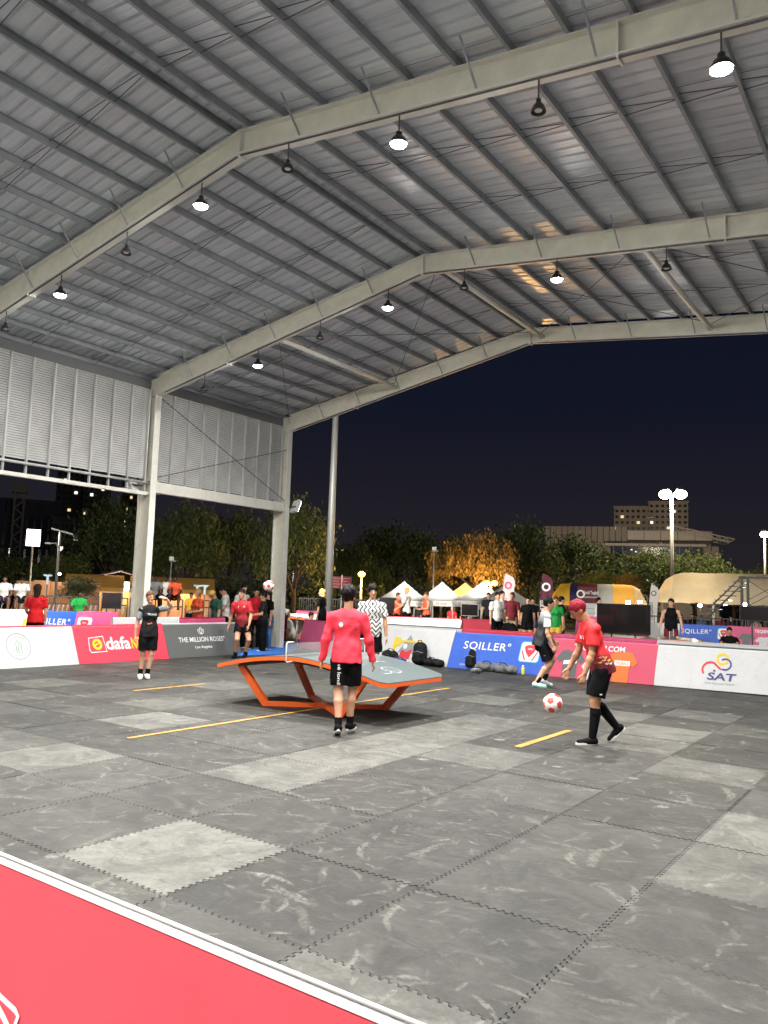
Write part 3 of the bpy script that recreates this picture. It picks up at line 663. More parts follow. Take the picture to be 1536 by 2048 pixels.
# second rows behind
for k, (xa, xe, mm, tp, lb, hh) in enumerate(((-12.0, -9.7, m_bwhite, m_bgrey, 'white board behind the board with yellow letters', .82), (-9.7, -7.4, m_bred, m_bred, 'red topped board just behind the SQILLER board', .82),
        (-7.4, -5.1, m_bpink, m_bpink, 'pink board behind the crouching player', .82), (-5.1, -2.8, m_bwhite, m_bwhite, 'white board behind the TEQSHOP.COM board, below the black screen', .82), (-2.8, -.5, m_bwhite, m_bmaroon, 'white board with dull red top behind the SAT board', .83))):
    board(lb, (xa, 16.78+.07*(xa+12)), (xe, 16.78+.07*(xe+12)), hh, mm, tp, .1, -.0, depth=.24)
def far_board(lb, p0, p1, D0, D1, h, mm, tp=None, prints=(), sh=.1, z0=0.0):
    a = at(p0, D0); b = at(p1, D1); return board(lb, (a.x, a.y), (b.x, b.y), h, mm, tp, sh, .1, z0, prints, 'boards of the other courts', .25)
far_board('white board with yellow letters behind the girl in the red tee', -15, 88, 24.4, 24.0, .82, m_bwhite, None, P_pol(1.25, 1.0))
far_board('small blue SQILLER board behind the left boards', 88, 150, 24.0, 23.4, .82, m_bblue, None, P_sqiller(-.55, 1.0, False))
far_board('bright red board next to the small blue SQILLER board', 150, 232, 23.4, 22.9, .82, m_bpink, m_bpink, [('white_label', poly2((1.0, .42), (1.75, .42), (1.8, .58), (1.05, .58)), m_ppale), ('lettering', flat_text('TEQSHOP.COM', 1.4, .45, .12, .01, width=.6), m_pred)])
board('white board standing before the steel column behind dafaNEWS', (-14.78, 10.75), (-14.72, 12.55), .90, m_bwhite, None, 0, .08, group='boards of the other courts', depth=.2)
board('maroon board behind the grey roses board', (-14.72, 12.57), (-14.9, 14.2), .86, m_bpink, m_bmaroon, 0, .08, group='boards of the other courts', depth=.2)
far_board('white board below the red-vested pair', 700, 920, 27.2, 27.6, .80, m_bwhite, m_bred, P_seal(2.6, .4, .8))
far_board('maroon board lettered dafaNEWS far behind the bags', 921, 990, 27.7, 27.8, .80, m_bmaroon, m_bmaroon, P_dafa(.35, .1, .62))
far_board('bright red board far behind the jersey player', 590, 700, 31.0, 31.0, .80, m_bpink, m_bred)
far_board('white board by the people stretching', 540, 640, 27.5, 27.5, .80, m_bplain)
far_board('pale pink board beside the black screen', 1148, 1204, 30.5, 30.5, .98, m_bpink, m_bpink)
far_board('white board between the black screen and the tank-top player', 1297, 1356, 33.5, 33.5, .80, m_bplain)
far_board('blue SQILLER board behind the tank-top player', 1356, 1449, 33.5, 33.8, .80, m_bblue, None, P_sqiller(-.2, 1.0, False))
far_board('red TEQSHOP.COM board behind the seated man', 1449, 1560, 33.8, 34.0, .80, m_bpink, None, [('lettering', flat_text('TEQSHOP.COM', 1.55, .58, .16, .02, width=1.1), m_pwhite), ('printed_shirt', shirt2(.75, .28, .6, .5), m_pdark), ('printed_shirt', shirt2(1.35, .2, .6, .45), m_ppale)])

# ================================================================== curved ball tables
m_orange = mat('orange_steel', (0.78, 0.12, 0.018), 0.38, var=0.08, vscale=5, coat=0.2)
m_ttop = mat('table_top_grey', (0.10, 0.122, 0.126), 0.28, var=0.06, vscale=3, coat=0.25)
m_under = mat('table_underside', (0.02, 0.02, 0.022), 0.6)
def glass_mat():
    m = bpy.data.materials.new('net_plexiglass'); m.use_nodes = True; nt = m.node_tree; nt.nodes.clear(); o = nt.nodes.new('ShaderNodeOutputMaterial')
    t = nt.nodes.new('ShaderNodeBsdfTransparent'); g2 = nt.nodes.new('ShaderNodeBsdfGlossy'); g2.inputs['Roughness'].default_value = 0.08; d = nt.nodes.new('ShaderNodeBsdfDiffuse'); d.inputs[0].default_value = (.8, .8, .8, 1)
    t.inputs[0].default_value = (0.9, 0.92, 0.92, 1); a = nt.nodes.new('ShaderNodeMixShader'); a.inputs[0].default_value = 0.10; b = nt.nodes.new('ShaderNodeMixShader'); b.inputs[0].default_value = 0.13
    nt.links.new(t.outputs[0], a.inputs[1]); nt.links.new(g2.outputs[0], a.inputs[2]); nt.links.new(a.outputs[0], b.inputs[1]); nt.links.new(d.outputs[0], b.inputs[2]); nt.links.new(b.outputs[0], o.inputs[0]); return m
m_plex = glass_mat()
HX, HY = 1.52, 0.76
def tz(x):
    a = abs(x)/HX; return 0.755 - 0.225*(a**1.75)
def tout(n=34, r=0.12, ins=0.0):
    """outline rows (x, y half width)"""
    rows = []
    for i in range(n+1):
        x = -HX + 2*HX*i/n; e = HX-abs(x); w = HY - (r-math.sqrt(max(0, r*r-(r-e)**2)) if e < r else 0); rows.append((x*(1-ins), w-ins))
    return rows
def make_table(lb, loc, rz, grp):
    t = thing('ball_table', lb, 'table', loc, rz, grp)
    rows = tout(40); n = len(rows)
    def layer(z0, z1, name, m_, ins=0.0, parent=t):
        vs = []; fs = []
        for x, w in rows:
            w2 = w-ins
            for y, z in ((-w2, tz(x)+z0), (w2, tz(x)+z0), (w2, tz(x)+z1), (-w2, tz(x)+z1)): vs.append((x*(1-ins/HX), y, z))
        for i in range(n-1):
            for k in range(4): fs.append((4*i+k, 4*i+(k+1) % 4, 4*i+4+(k+1) % 4, 4*i+4+k))
        fs += [(3, 2, 1, 0), (4*n-4, 4*n-3, 4*n-2, 4*n-1)]
        return MB().add(vs, fs).build(name, m_, parent)
    layer(-0.012, 0.0, 'table_top', m_ttop)
    layer(-0.062, -0.0125, 'edge_frame', m_orange)
    u = []
    rows = [(x, w-.06) for x, w in rows if abs(x) < 1.1]; n = len(rows); layer(-0.10, -0.0625, 'underframe', m_under)
    m_tprint = mat('table_print', (.34, .36, .37), .4)
    tp = lambda a, b, o: (a, b, tz(a)+o)
    def fine(pts, w):                       # subdivide so that the print follows the curve
        o = []
        for (x0, y0), (x1, y1) in zip(pts[:-1], pts[1:]):
            for k in range(6): o.append((x0+(x1-x0)*k/6, y0+(y1-y0)*k/6))
        return stroke2(o+[pts[-1]], w)
    print2('table_print', joined(ring2(1.12, -.02, .125, .14, sy=1.0), fine([(1.17, -.10), (1.24, -.17), (1.24, -.34)], .014), ring2(1.12, -.02, .06, .068, 200, 400)), tp, m_tprint, t, .0025)
    print2('table_print', joined(fine([(.55, -.3), (.62, -.05)], .02), fine([(.70, .1), (.76, .35)], .02), fine([(.45, .2), (.52, .42)], .02), fine([(.85, -.45), (.80, -.2)], .015), fine([(.3, -.5), (.38, -.25)], .015)), tp, m_tprint, t, .0025)
    print2('table_print', joined(ring2(-1.12, .02, .13, .155), fine([(-1.17, .10), (-1.24, .17), (-1.24, .34)], .02)), tp, m_tprint, t, .0025)
    # legs: flat V arms rising from an X on the floor
    fx, fy = 0.66, 0.50
    for sx in (-1, 1):
        for sy in (-1, 1):
            b = MB(); foot = Vector((sx*fx, sy*fy, .035)); topp = Vector((sx*1.13, sy*(fy+.10), tz(1.13)-.06))
            b.bar(foot-Vector((0, 0, .03)), topp, 0.10, 0.06, up=(0, 1, 0)); b.build('leg', m_orange, t)
            MB().bar((sx*.03, sy*.023, .034), foot, 0.09, 0.062).build('base_arm', m_orange, t)
    MB().box((-.11, -.11, .002), (.11, .11, .063)).build('hub', m_orange, t)
    MB().box((-.006, -HY-.11, .772), (.006, HY+.11, .93)).build('net_panel', m_plex, t)
    for s in (-1, 1):
        y0, y1 = s*(HY+.12), s*(HY-.09)
        MB().tube([(0, y1, .685), (0, y0-s*.02, .68), (0, y0, .70), (0, y0, .92), (0, y0-s*.02, .945), (0, y1+s*.07, .945)], 0.010, 8).build('net_frame', m_tube, t, smooth=True)
    return t
make_table('curved grey and orange ball table on the mats in mid court', (-7.2, 8.84, 0.003), 0, 'curved ball tables')
q = at(1343, 22.2); make_table('distant orange edged curved table behind the SAT board', (q.x, q.y, -0.027), R(12), 'curved ball tables')
q = at(578, 27.5); make_table('distant curved table beside the steel stanchions', (q.x, q.y, -0.027), R(40), 'curved ball tables')

# balls
m_bw = mat('ball_white', (0.78, 0.74, 0.70), 0.4); m_brd = mat('ball_red', (0.62, 0.06, 0.04), 0.4)
def ball(lb, p, rot, grp='balls'):
    bm = bmesh.new(); bmesh.ops.create_icosphere(bm, subdivisions=4, radius=0.11); ico = bmesh.new(); bmesh.ops.create_icosphere(ico, subdivisions=1, radius=1.0); cs = [v.co.normalized() for v in ico.verts]; ico.free()
    for f in bm.faces:
        c = f.calc_center_median().normalized(); k = max(range(12), key=lambda i: c.dot(cs[i])); f.material_index = 1 if c.dot(cs[k]) > 0.935 else 0
    for v in bm.verts:                       # stitched seams
        c = v.co.normalized(); k = max(c.dot(x) for x in cs); 
        if abs(k-0.935) < 0.006: v.co *= 0.985
    me = bpy.data.meshes.new('match_ball'); bm.to_mesh(me); bm.free(); me.shade_smooth(); me.materials.append(m_bw); me.materials.append(m_brd)
    o = link('match_ball', me, None, None, p); o.rotation_euler = rot; return tag(o, lb, 'ball', grp)
q = at(1108, 9.3); ball('white and red ball dropping in front of the red-haired player', (q.x, q.y, zat(1108, 1407, 9.3)), (.4, .3, .9))
q = at(537, 16.0); ball('white and red ball in the air above the red-shirted player', (q.x, q.y, zat(537, 1172, 16.0)), (.1, .9, .3))
# ================================================================== people
def V3(*a): return Vector(a)
def skin(n, c): return mat('skin_'+n, c, 0.5, var=0.08, vscale=9, spec=0.35)
SK = {'a': skin('light', (0.50, 0.27, 0.17)), 'b': skin('tan', (0.40, 0.20, 0.115)), 'c': skin('brown', (0.20, 0.095, 0.055)), 'd': skin('dark', (0.075, 0.036, 0.024))}
def cloth(n, c, rough=0.75): return mat('cloth_'+n, c, rough, var=0.12, vscale=7, bump=0.8, bscale=8, spec=(0.08 if max(c) < .05 else .22))
CL = {'red': cloth('red', (0.60, 0.012, 0.016)), 'coral': cloth('coral', (0.80, 0.045, 0.075)), 'black': cloth('black', (0.0045, 0.0045, 0.0055)), 'white': cloth('white', (0.66, 0.65, 0.63)),
      'grey': cloth('grey', (0.20, 0.21, 0.22)), 'green': cloth('green', (0.015, 0.25, 0.05)), 'dgreen': cloth('dark_green', (0.02, 0.075, 0.05)), 'orange': cloth('orange', (0.70, 0.10, 0.04)), 'yellow': cloth('yellow', (0.65, 0.33, 0.02)),
      'maroon': cloth('maroon', (0.13, 0.012, 0.02)), 'navy': cloth('navy', (0.02, 0.025, 0.06)), 'jeans': cloth('jeans', (0.05, 0.13, 0.26)), 'khaki': cloth('khaki', (0.35, 0.27, 0.17)), 'cherry': cloth('cherry', (0.42, 0.010, 0.018)), 'charcoal': cloth('charcoal', (0.016, 0.017, 0.018)), 'gold': cloth('gold', (0.6, 0.38, 0.05)), 'mint': cloth('mint', (0.15, 0.55, 0.42))}
def hairm(n, c): return mat('hair_'+n, c, 0.45, var=0.35, vscale=50, bump=1.0, bscale=42, spec=0.15, stretch=(1, 1, .22))
HR = {'black': hairm('black', (0.005, 0.0045, 0.0045)), 'brown': hairm('brown', (0.10, 0.045, 0.02)), 'red': hairm('dyed_red', (0.20, 0.010, 0.020)), 'blond': hairm('blond', (0.55, 0.33, 0.10)), 'dbrown': hairm('dark_brown', (0.03, 0.017, 0.012))}
m_eye = mat('eye_dark', (0.012, 0.010, 0.010), 0.3); m_lip = mat('lip', (0.30, 0.09, 0.075), 0.5)
def jersey_mat():
    m = mat('jersey_black_white', (0.7, 0.7, 0.68), 0.7); nt = m.node_tree; b = nt.nodes['Principled BSDF']
    t = nt.nodes.new('ShaderNodeTexCoord'); sx = nt.nodes.new('ShaderNodeSeparateXYZ'); nt.links.new(t.outputs['Object'], sx.inputs[0])
    def M(op, a, c):
        q = nt.nodes.new('ShaderNodeMath'); q.operation = op
        for i, v in enumerate((a, c)):
            if isinstance(v, (int, float)): q.inputs[i].default_value = v
            else: nt.links.new(v, q.inputs[i])
        return q.outputs[0]
    zig = M('MULTIPLY', M('PINGPONG', sx.outputs[0], 0.075), 1.1)
    s = M('FRACT', M('MULTIPLY', M('ADD', sx.outputs[2], zig), 12.0), 0)
    low = M('LESS_THAN', s, 0.42)
    up = M('LESS_THAN', M('FRACT', M('MULTIPLY', M('ADD', M('ABSOLUTE', sx.outputs[0], 0), M('MULTIPLY', M('PINGPONG', sx.outputs[2], 0.06), .8)), 14.0), 0), .36); sel = M('GREATER_THAN', sx.outputs[2], 1.17)
    f = M('ADD', M('MULTIPLY', low, M('SUBTRACT', 1, sel)), M('MULTIPLY', up, sel))
    mx = nt.nodes.new('ShaderNodeMix'); mx.data_type = 'RGBA'; nt.links.new(f, mx.inputs[0]); mx.inputs[6].default_value = (.66, .66, .64, 1); mx.inputs[7].default_value = (.03, .03, .034, 1); nt.links.new(mx.outputs[2], b.inputs['Base Color'])
    return m
CL['jersey'] = jersey_mat()
def fade_mat(name, ca, cb, z0, z1):
    m = mat(name, ca, 0.72); nt = m.node_tree; b = nt.nodes['Principled BSDF']; t = nt.nodes.new('ShaderNodeTexCoord'); sx = nt.nodes.new('ShaderNodeSeparateXYZ'); nt.links.new(t.outputs['Object'], sx.inputs[0])
    n = nt.nodes.new('ShaderNodeTexNoise'); n.inputs['Scale'].default_value = 10; nt.links.new(t.outputs['Object'], n.inputs[0])
    ad_ = nt.nodes.new('ShaderNodeMath'); ad_.operation = 'MULTIPLY_ADD'; nt.links.new(n.outputs[0], ad_.inputs[0]); ad_.inputs[1].default_value = 0.12; nt.links.new(sx.outputs[2], ad_.inputs[2])
    mr = nt.nodes.new('ShaderNodeMapRange'); mr.inputs[1].default_value = z0; mr.inputs[2].default_value = z1; nt.links.new(ad_.outputs[0], mr.inputs[0])
    mx = nt.nodes.new('ShaderNodeMix'); mx.data_type = 'RGBA'; nt.links.new(mr.outputs[0], mx.inputs[0]); mx.inputs[6].default_value = (*cb, 1); mx.inputs[7].default_value = (*ca, 1); nt.links.new(mx.outputs[2], b.inputs['Base Color']); return m
CL['redfade'] = fade_mat('cloth_red_to_maroon', (0.66, 0.012, 0.016), (0.13, 0.006, 0.012), 0.98, 1.16)
CL['cherryfade'] = fade_mat('cloth_cherry_to_dark', (0.45, 0.010, 0.020), (0.18, 0.008, 0.014), 0.95, 1.2)
CL['greyblack'] = fade_mat('cloth_grey_to_black', (0.24, 0.25, 0.26), (0.012, 0.012, 0.014), 1.22, 1.38)

ARM_DOWN = ((.16, .03, -1), (.06, .14, -1)); LEG = ((.04, .02, -1), (.0, -.03, -1), 0.12, 0.0)
def person(label, pos, head_rz, h=1.72, lean=(0.0, 0.0), twist=0.0, head=(0.0, 0.0), aL=ARM_DOWN, aR=ARM_DOWN, lL=LEG, lR=LEG, hip=0.0, seat=None, female=False,
           sk='a', hair=('black', 'short'), top=('tee', 'white'), bottom=('shorts', 'black'), socks=None, shoes=('black', 'white'), sleeve=None, group=None, vox=0.011, fine=True, curl=0.5, name='person'):
    """arms/legs: direction vectors in the body's frame, x = outwards, y = forwards, z = up"""
    s = h/1.75; t = thing(name, label, 'person', pos, head_rz, group)
    hipw = 0.092; shw = 0.172 if female else 0.19; wk = 0.92 if female else 1.0
    pel = V3(0, 0, 0.95)
    sd = V3(lean[1], lean[0], 1).normalized(); fw = (V3(0, 1, 0)-sd*sd.y).normalized(); rt = fw.cross(sd).normalized()
    ct, st_ = math.cos(twist), math.sin(twist); rt2 = rt*ct+fw*st_; fw2 = fw*ct-rt*st_
    sp_ = lambda u: pel + sd*u + fw*(0.02*math.sin(u*5))
    J = {}
    def dirv(v, side, f, r): v = Vector(v); return (r*(v.x*side)+f*v.y+V3(0, 0, 1)*v.z).normalized()
    for nm, side, a, l in (('L', -1, aL, lL), ('R', 1, aR, lR)):
        sh = sp_(0.445)+rt2*(side*shw); el = sh+dirv(a[0], side, fw2, rt2)*0.285; wr = el+dirv(a[1], side, fw2, rt2)*0.245; hd = dirv(a[2] if len(a) > 2 else a[1], side, fw2, rt2)
        hp = pel+V3(side*hipw, 0, -0.03); fwd = V3(0, 1, 0); rr = V3(1, 0, 0); kn = hp+dirv(l[0], side, fwd, rr)*0.425; an = kn+dirv(l[1], side, fwd, rr)*0.405
        fy = l[2]*side; fp = l[3]; fd = V3(math.sin(fy)*math.cos(fp), math.cos(fy)*math.cos(fp), -math.sin(fp)); J[nm] = (sh, el, wr, hd, hp, kn, an, fd)
    # drop the figure so that its lower sole is on the ground
    low = 1e9
    for nm in 'LR':
        sh, el, wr, hd, hp, kn, an, fd = J[nm]; up = (V3(0, 0, 1)-fd*fd.z).normalized()
        for q in (an-up*0.085-fd*0.06, an-up*0.085+fd*0.17): low = min(low, q.z)
    dz = V3(0, 0, (seat-0.86) if seat is not None else -low); pel = pel+dz
    for nm in 'LR': J[nm] = tuple(p+dz if i not in (3, 7) else p for i, p in enumerate(J[nm]))
    hy, hp_ = head; neck0 = sp_(0.50); hup = (sd*0.75+V3(0, 0, .25)); hup = (hup.normalized()*math.cos(hp_)+fw2*math.sin(hp_)).normalized()
    neck1 = neck0+(sd+hup).normalized()*0.09; hc = neck1+hup*0.105+fw2*0.022
    hf = (fw2*math.cos(hy)+rt2*math.sin(hy)); hf = (hf-hup*hf.dot(hup)).normalized(); hr_ = hf.cross(hup).normalized()
    S = lambda p: tuple(p*s)
    def soft(k): return Soft(k*s)
    # ---- skin
    b = soft(0.022); tor = soft(0.05)
    def torso(q, g=0.0, lowu=-0.05, thin=None, bottom_flare=0.0, clip=()):
        kf = 0.68
        for u0, u1, r0, r1 in ((lowu, 0.06, 0.150*(1.06 if female else 1)+bottom_flare, 0.140), (0.06, 0.18, 0.140, 0.124*wk), (0.18, 0.36, 0.124*wk, 0.150*wk), (0.36, 0.43, 0.150*wk, 0.125*wk)):
            q.cone(S(sp_(u0)), S(sp_(u1)), (r0+g)*s, (r1+g)*s, thin=tuple(fw2 if u0 > .15 else fw), kf=kf+g*1.2, k=0.05*s, clip=clip)
    torso(b)
    if female: 
        for side in (-1, 1): b.ball(S(sp_(0.33)+rt2*(side*.065)+fw2*.075), .055*s, k=.04*s)
    b.cone(S(sp_(0.43)), S(sp_(0.43)+V3(0, 0, 0)), 0.10*s, 0.10*s, thin=tuple(fw2), kf=.75, k=.05*s)
    b.cone(S(neck0-sd*.05), S(neck1+hup*.03), 0.064*s*wk, 0.054*s*wk)
    # head: skull, jaw, nose, ears
    b.ball(S(hc+hup*.035-hf*.012), 0.0985*s, thin=tuple(hr_), kf=.80, k=.02*s)
    b.cone(S(hc-hup*.005+hf*.018), S(hc-hup*.072+hf*.046), 0.077*s, 0.044*s, thin=tuple(hr_), kf=.90, k=.03*s)
    b.cone(S(hc+hup*.016+hf*.088), S(hc-hup*.022+hf*.104), 0.010*s, 0.016*s, k=.012*s)
    for side in (-1, 1): b.cone(S(hc+hr_*(side*.077)+hup*.018-hf*.012), S(hc+hr_*(side*.077)-hup*.022-hf*.006), 0.019*s, 0.013*s, thin=tuple(hr_), kf=.5, k=.008*s)
    for nm, side in (('L', -1), ('R', 1)):
        sh, el, wr, hd, hp, kn, an, fd = J[nm]; ua = (el-sh).normalized(); fa = (wr-el).normalized()
        b.cone(S(sp_(0.455)+rt2*(side*.07)), S(sh), 0.060*s, 0.058*s*wk, k=.05*s)
        b.cone(S(sh), S(sh.lerp(el, .5)), 0.056*s*wk, 0.048*s*wk); b.cone(S(sh.lerp(el, .5)), S(el), 0.048*s*wk, 0.038*s*wk)
        b.cone(S(el), S(el.lerp(wr, .3)), 0.038*s*wk, 0.041*s*wk); b.cone(S(el.lerp(wr, .3)), S(wr), 0.041*s*wk, 0.026*s)
        # hand: palm, four fingers, thumb
        inn = rt2*(-side); pn = (inn-hd*inn.dot(hd)).normalized(); ac = hd.cross(pn).normalized()
        if ac.dot(fw2) < 0: ac = -ac
        pe = wr+hd*0.085; b.cone(S(wr+hd*.02), S(pe), 0.029*s, 0.042*s, thin=tuple(pn), kf=.42, k=.015*s)
        if fine:
            for fk, (off, ln) in enumerate(((.031, .068), (.011, .078), (-.010, .072), (-.029, .056))):
                r0 = pe-hd*.006+ac*off; m1 = r0+(hd+pn*(.25*curl)).normalized()*ln*.5*1.1; m2 = m1+(hd*(1-.5*curl)+pn*curl).normalized()*ln*.55
                b.cone(S(r0), S(m1), .0098*s, .0090*s, k=.004*s); b.cone(S(m1), S(m2), .0090*s, .0076*s, k=.004*s)
            r0 = wr+hd*.035+ac*.028; m1 = r0+(hd+ac*.75+pn*.3).normalized()*.042; b.cone(S(r0), S(m1), .0135*s, .0115*s, k=.012*s); b.cone(S(m1), S(m1+(hd+ac*.15+pn*.35).normalized()*.034), .0112*s, .0088*s, k=.004*s)
        else: b.cone(S(pe), S(pe+(hd+pn*.3).normalized()*.065), .036*s, .022*s, thin=tuple(pn), kf=.45)
        b.cone(S(hp), S(hp.lerp(kn, .5)), 0.092*s, 0.078*s, k=.03*s); b.cone(S(hp.lerp(kn, .5)), S(kn), 0.078*s, 0.056*s)
        sb_ = -(kn-hp).normalized()*.0+V3(0, -.0, 0); cf = (kn.lerp(an, .30)); bk = (fd*-1-(kn-an).normalized()*(-fd).dot((kn-an).normalized())).normalized()
        b.cone(S(kn), S(cf+bk*.016), 0.054*s, 0.057*s*wk); b.cone(S(cf+bk*.016), S(an), 0.057*s*wk, 0.036*s)
        up = (V3(0, 0, 1)-fd*fd.z).normalized(); b.cone(S(an-up*.03-fd*.01), S(an-up*.05+fd*.10), .036*s, .030*s)
    link('body', b.mesh('body', vox*s*(0.82 if fine else 1)), SK[sk], t)
    # ---- face
    if fine:
        for side in (-1, 1):
            MB().sphere(hc*s+(hf*.0875+hr_*(side*.032)+hup*.022)*s, .0105*s, 8, 6, (1.35, .9, .75)).build('eye', m_eye, t, smooth=True)
            c = hc+hf*.092+hup*.043; MB().tube([S(c+hr_*(side*.014)), S(c+hr_*(side*.033)+hup*.006-hf*.003), S(c+hr_*(side*.052)-hf*.016)], .0045*s, 6).build('eyebrow', HR[hair[0]] if hair[0] not in ('red',) else HR['black'], t)
        c = hc-hup*.050+hf*.088; MB().tube([S(c-hr_*.022-hf*.006), S(c+hf*.005), S(c+hr_*.022-hf*.006)], .0055*s, 6).build('mouth', m_lip, t, smooth=True)
    # ---- hair
    hq = Soft(0.02*s); sk_c = hc+hup*.042-hf*.016; sd0 = (hash(label) % 97)*.13
    hq.disp = wob(0.0034*s, 42/s, len(label)*.37)
    hq.ball(S(sk_c), 0.1065*s, thin=tuple(hr_), kf=.83)
    if hair[1] in ('mop',): hq.ball(S(sk_c+hup*.02), 0.112*s, thin=tuple(hr_), kf=.9)
    if hair[1] in ('long', 'bob'): hq.cone(S(sk_c-hf*.02), S(hc-hup*(.10 if hair[1] == 'bob' else .20)-hf*.075), .098*s, .06*s, thin=tuple(hf), kf=.7)
    if hair[1] == 'pony': hq.cone(S(sk_c-hf*.10+hup*.01), S(sk_c-hf*.135-hup*.16), .030*s, .018*s); hq.ball(S(sk_c-hf*.10+hup*.02), .03*s)
    if hair[1] == 'bun': hq.ball(S(sk_c-hf*.075+hup*.09), .04*s)
    face_up = {'short': .060, 'mop': .058, 'long': .062, 'bob': .055, 'pony': .066, 'bun': .066, 'crop': .07, 'bald': .2}[hair[1]]
    fr_ = hc+hf*.075-hup*(.115-face_up)
    hq.ball(S(fr_), .105*s, thin=tuple(hr_), kf=.86, sub=True)
    if hair[1] not in ('long', 'bob'):
        hq.cone(S(hc-hup*.13+hf*.02), S(hc-hup*.13-hf*.10), .085*s, .075*s, sub=True); 
        for side in (-1, 1): hq.cone(S(hc+hr_*(side*.085)-hup*.055+hf*.02), S(hc+hr_*(side*.085)-hup*.012-hf*.005), .035*s, .028*s, sub=True)
    if hair[1] != 'bald': link('hair', hq.mesh('hair', vox*s*.9), HR[hair[0]], t)
    # ---- top
    kind, colr = top; tm_ = CL[colr]; q = soft(0.03); _w = wob(0.0046*s, 27/s, len(label)*.71); q.disp = lambda x, y, z: _w(x, y, z)-.0050*s
    tuck = -0.09
    hemc = sp_(tuck); hem = [(S(hemc), tuple(-sd))]
    torso(q, 0.017, -0.15, bottom_flare=.016, clip=hem)
    q.cone(S(sp_(.06)), S(sp_(-.15)), .166*s, .180*s, thin=tuple(fw), kf=.80, k=.05*s, clip=hem)
    if female:
        for side in (-1, 1): q.ball(S(sp_(0.33)+rt2*(side*.065)+fw2*.078), .060*s, k=.04*s)
    q.cone(S(sp_(0.43)), S(sp_(0.435)), 0.108*s, 0.108*s, thin=tuple(fw2), kf=.80, k=.05*s)
    q.cone(S(sp_(0.47)), S(sp_(0.515)), 0.078*s, 0.070*s, k=.02*s, clip=[(S(sp_(.522)), tuple(sd))])
    sl = q
    for nm, side in (('L', -1), ('R', 1)):
        sh, el, wr, hd, hp, kn, an, fd = J[nm]; ua = (el-sh).normalized()
        sl = Soft(.02*s) if sleeve else q
        if kind != 'vest':
            q.cone(S(sp_(0.45)+rt2*(side*.07)), S(sh), 0.070*s, 0.064*s*wk, k=.045*s)
            if kind == 'tee':
                e = sh.lerp(el, .66); sl.cone(S(sh-ua*.01), S(sh.lerp(el, .8)), 0.063*s*wk, 0.074*s*wk, clip=[(S(e), tuple(ua))])
            else:
                sl.cone(S(sh), S(el), .062*s*wk, .050*s*wk); sl.cone(S(el), S(wr+(wr-el).normalized()*.02), .052*s*wk, .037*s, clip=[(S(wr+(wr-el).normalized()*.02), tuple((wr-el).normalized()))])
        else: q.cone(S(sp_(0.43)+rt2*(side*.075)), S(sp_(0.47)+rt2*(side*.10)), 0.07*s, 0.045*s, k=.03*s)
        if sleeve: link('sleeve', sl.mesh('sleeve', vox*s), CL[sleeve], t)
    shirt = link('shirt', q.mesh('shirt', vox*s), tm_, t)
    
    # ---- bottoms
    kind, colr = bottom; q = soft(0.03); _w2 = wob(0.0042*s, 24/s, len(label)*.33+2); q.disp = lambda x, y, z: _w2(x, y, z)-.0040*s
    q.cone(S(pel+sd*.02), S(pel-V3(0, 0, .06)), .150*s, .154*s, thin=tuple(fw), kf=.73, clip=[(S(pel+sd*.09), tuple(sd))])
    for nm, side in (('L', -1), ('R', 1)):
        sh, el, wr, hd, hp, kn, an, fd = J[nm]; th = (kn-hp).normalized(); sn = (an-kn).normalized()
        if kind == 'shorts' or kind == 'short_shorts':
            f = .82 if kind == 'shorts' else .58
            q.cone(S(hp.lerp(kn, .14)), S(hp.lerp(kn, f+.1)), .102*s, (.104 if kind == 'shorts' else .105)*s, clip=[(S(hp.lerp(kn, f)), tuple(th))])
        else:
            wd = 1.35 if kind == 'wide' else 1.0
            q.cone(S(hp), S(kn), .106*s, .074*s*wd); q.cone(S(kn), S(an+sn*.02), .074*s*wd, .060*s*wd, clip=[(S(an+sn*.03), tuple(sn))])
    shorts = link('shorts' if 'short' in kind else 'trousers', q.mesh('bottoms', vox*s), CL[colr], t)
    # ---- socks and shoes
    for nm, side in (('L', -1), ('R', 1)):
        sh, el, wr, hd, hp, kn, an, fd = J[nm]; up = (V3(0, 0, 1)-fd*fd.z).normalized(); sn = (kn-an).normalized()
        if socks:
            q = Soft(.01*s); hh = socks[1]; bk = (fd*-1-sn*(-fd).dot(sn)).normalized(); topp = an.lerp(kn, hh)
            if hh > .5: q.cone(S(an-up*.03), S(an.lerp(kn, .7)+bk*.016), .043*s, .064*s); q.cone(S(an.lerp(kn, .7)+bk*.016), S(kn), .064*s, .058*s, clip=[(S(topp), tuple(sn))])
            else: q.cone(S(an-up*.03), S(an.lerp(kn, hh+.1)), .044*s, .049*s, clip=[(S(topp), tuple(sn))])
            link('sock', q.mesh('sock', vox*s*.9), CL[socks[0]], t)
        if shoes:
            sole = an-up*.086; lat = fd.cross(up).normalized(); q = Soft(.025*s); bot = [(S(sole+up*.018), tuple(-up))]
            q.cone(S(an-up*.045-fd*.028), S(an-up*.062+fd*.155), .046*s, .036*s, clip=bot); q.cone(S(an-up*.03-fd*.01), S(an-up*.055+fd*.05), .046*s, .043*s, clip=bot+[(S(an-up*.002), tuple(up))])
            shoe = link('shoe', q.mesh('shoe', min(vox, .010)*s), CL[shoes[0]], t)
            out = []
            for k in range(20):
                a = 2*math.pi*k/20; yy = math.sin(a); w_ = .042*(1+.14*max(0, yy)-.10*max(0, -yy)); out.append((math.cos(a)*w_*(1 if abs(yy) < .96 else .98), .065+yy*.135))
            MB().prism(out, lambda u, v, o: S(sole+lat*u+fd*v+up*(o+(.018*max(0, (v-.15)/.05) if False else 0))), 0.0, .024).build('sole', CL[shoes[1]], shoe)
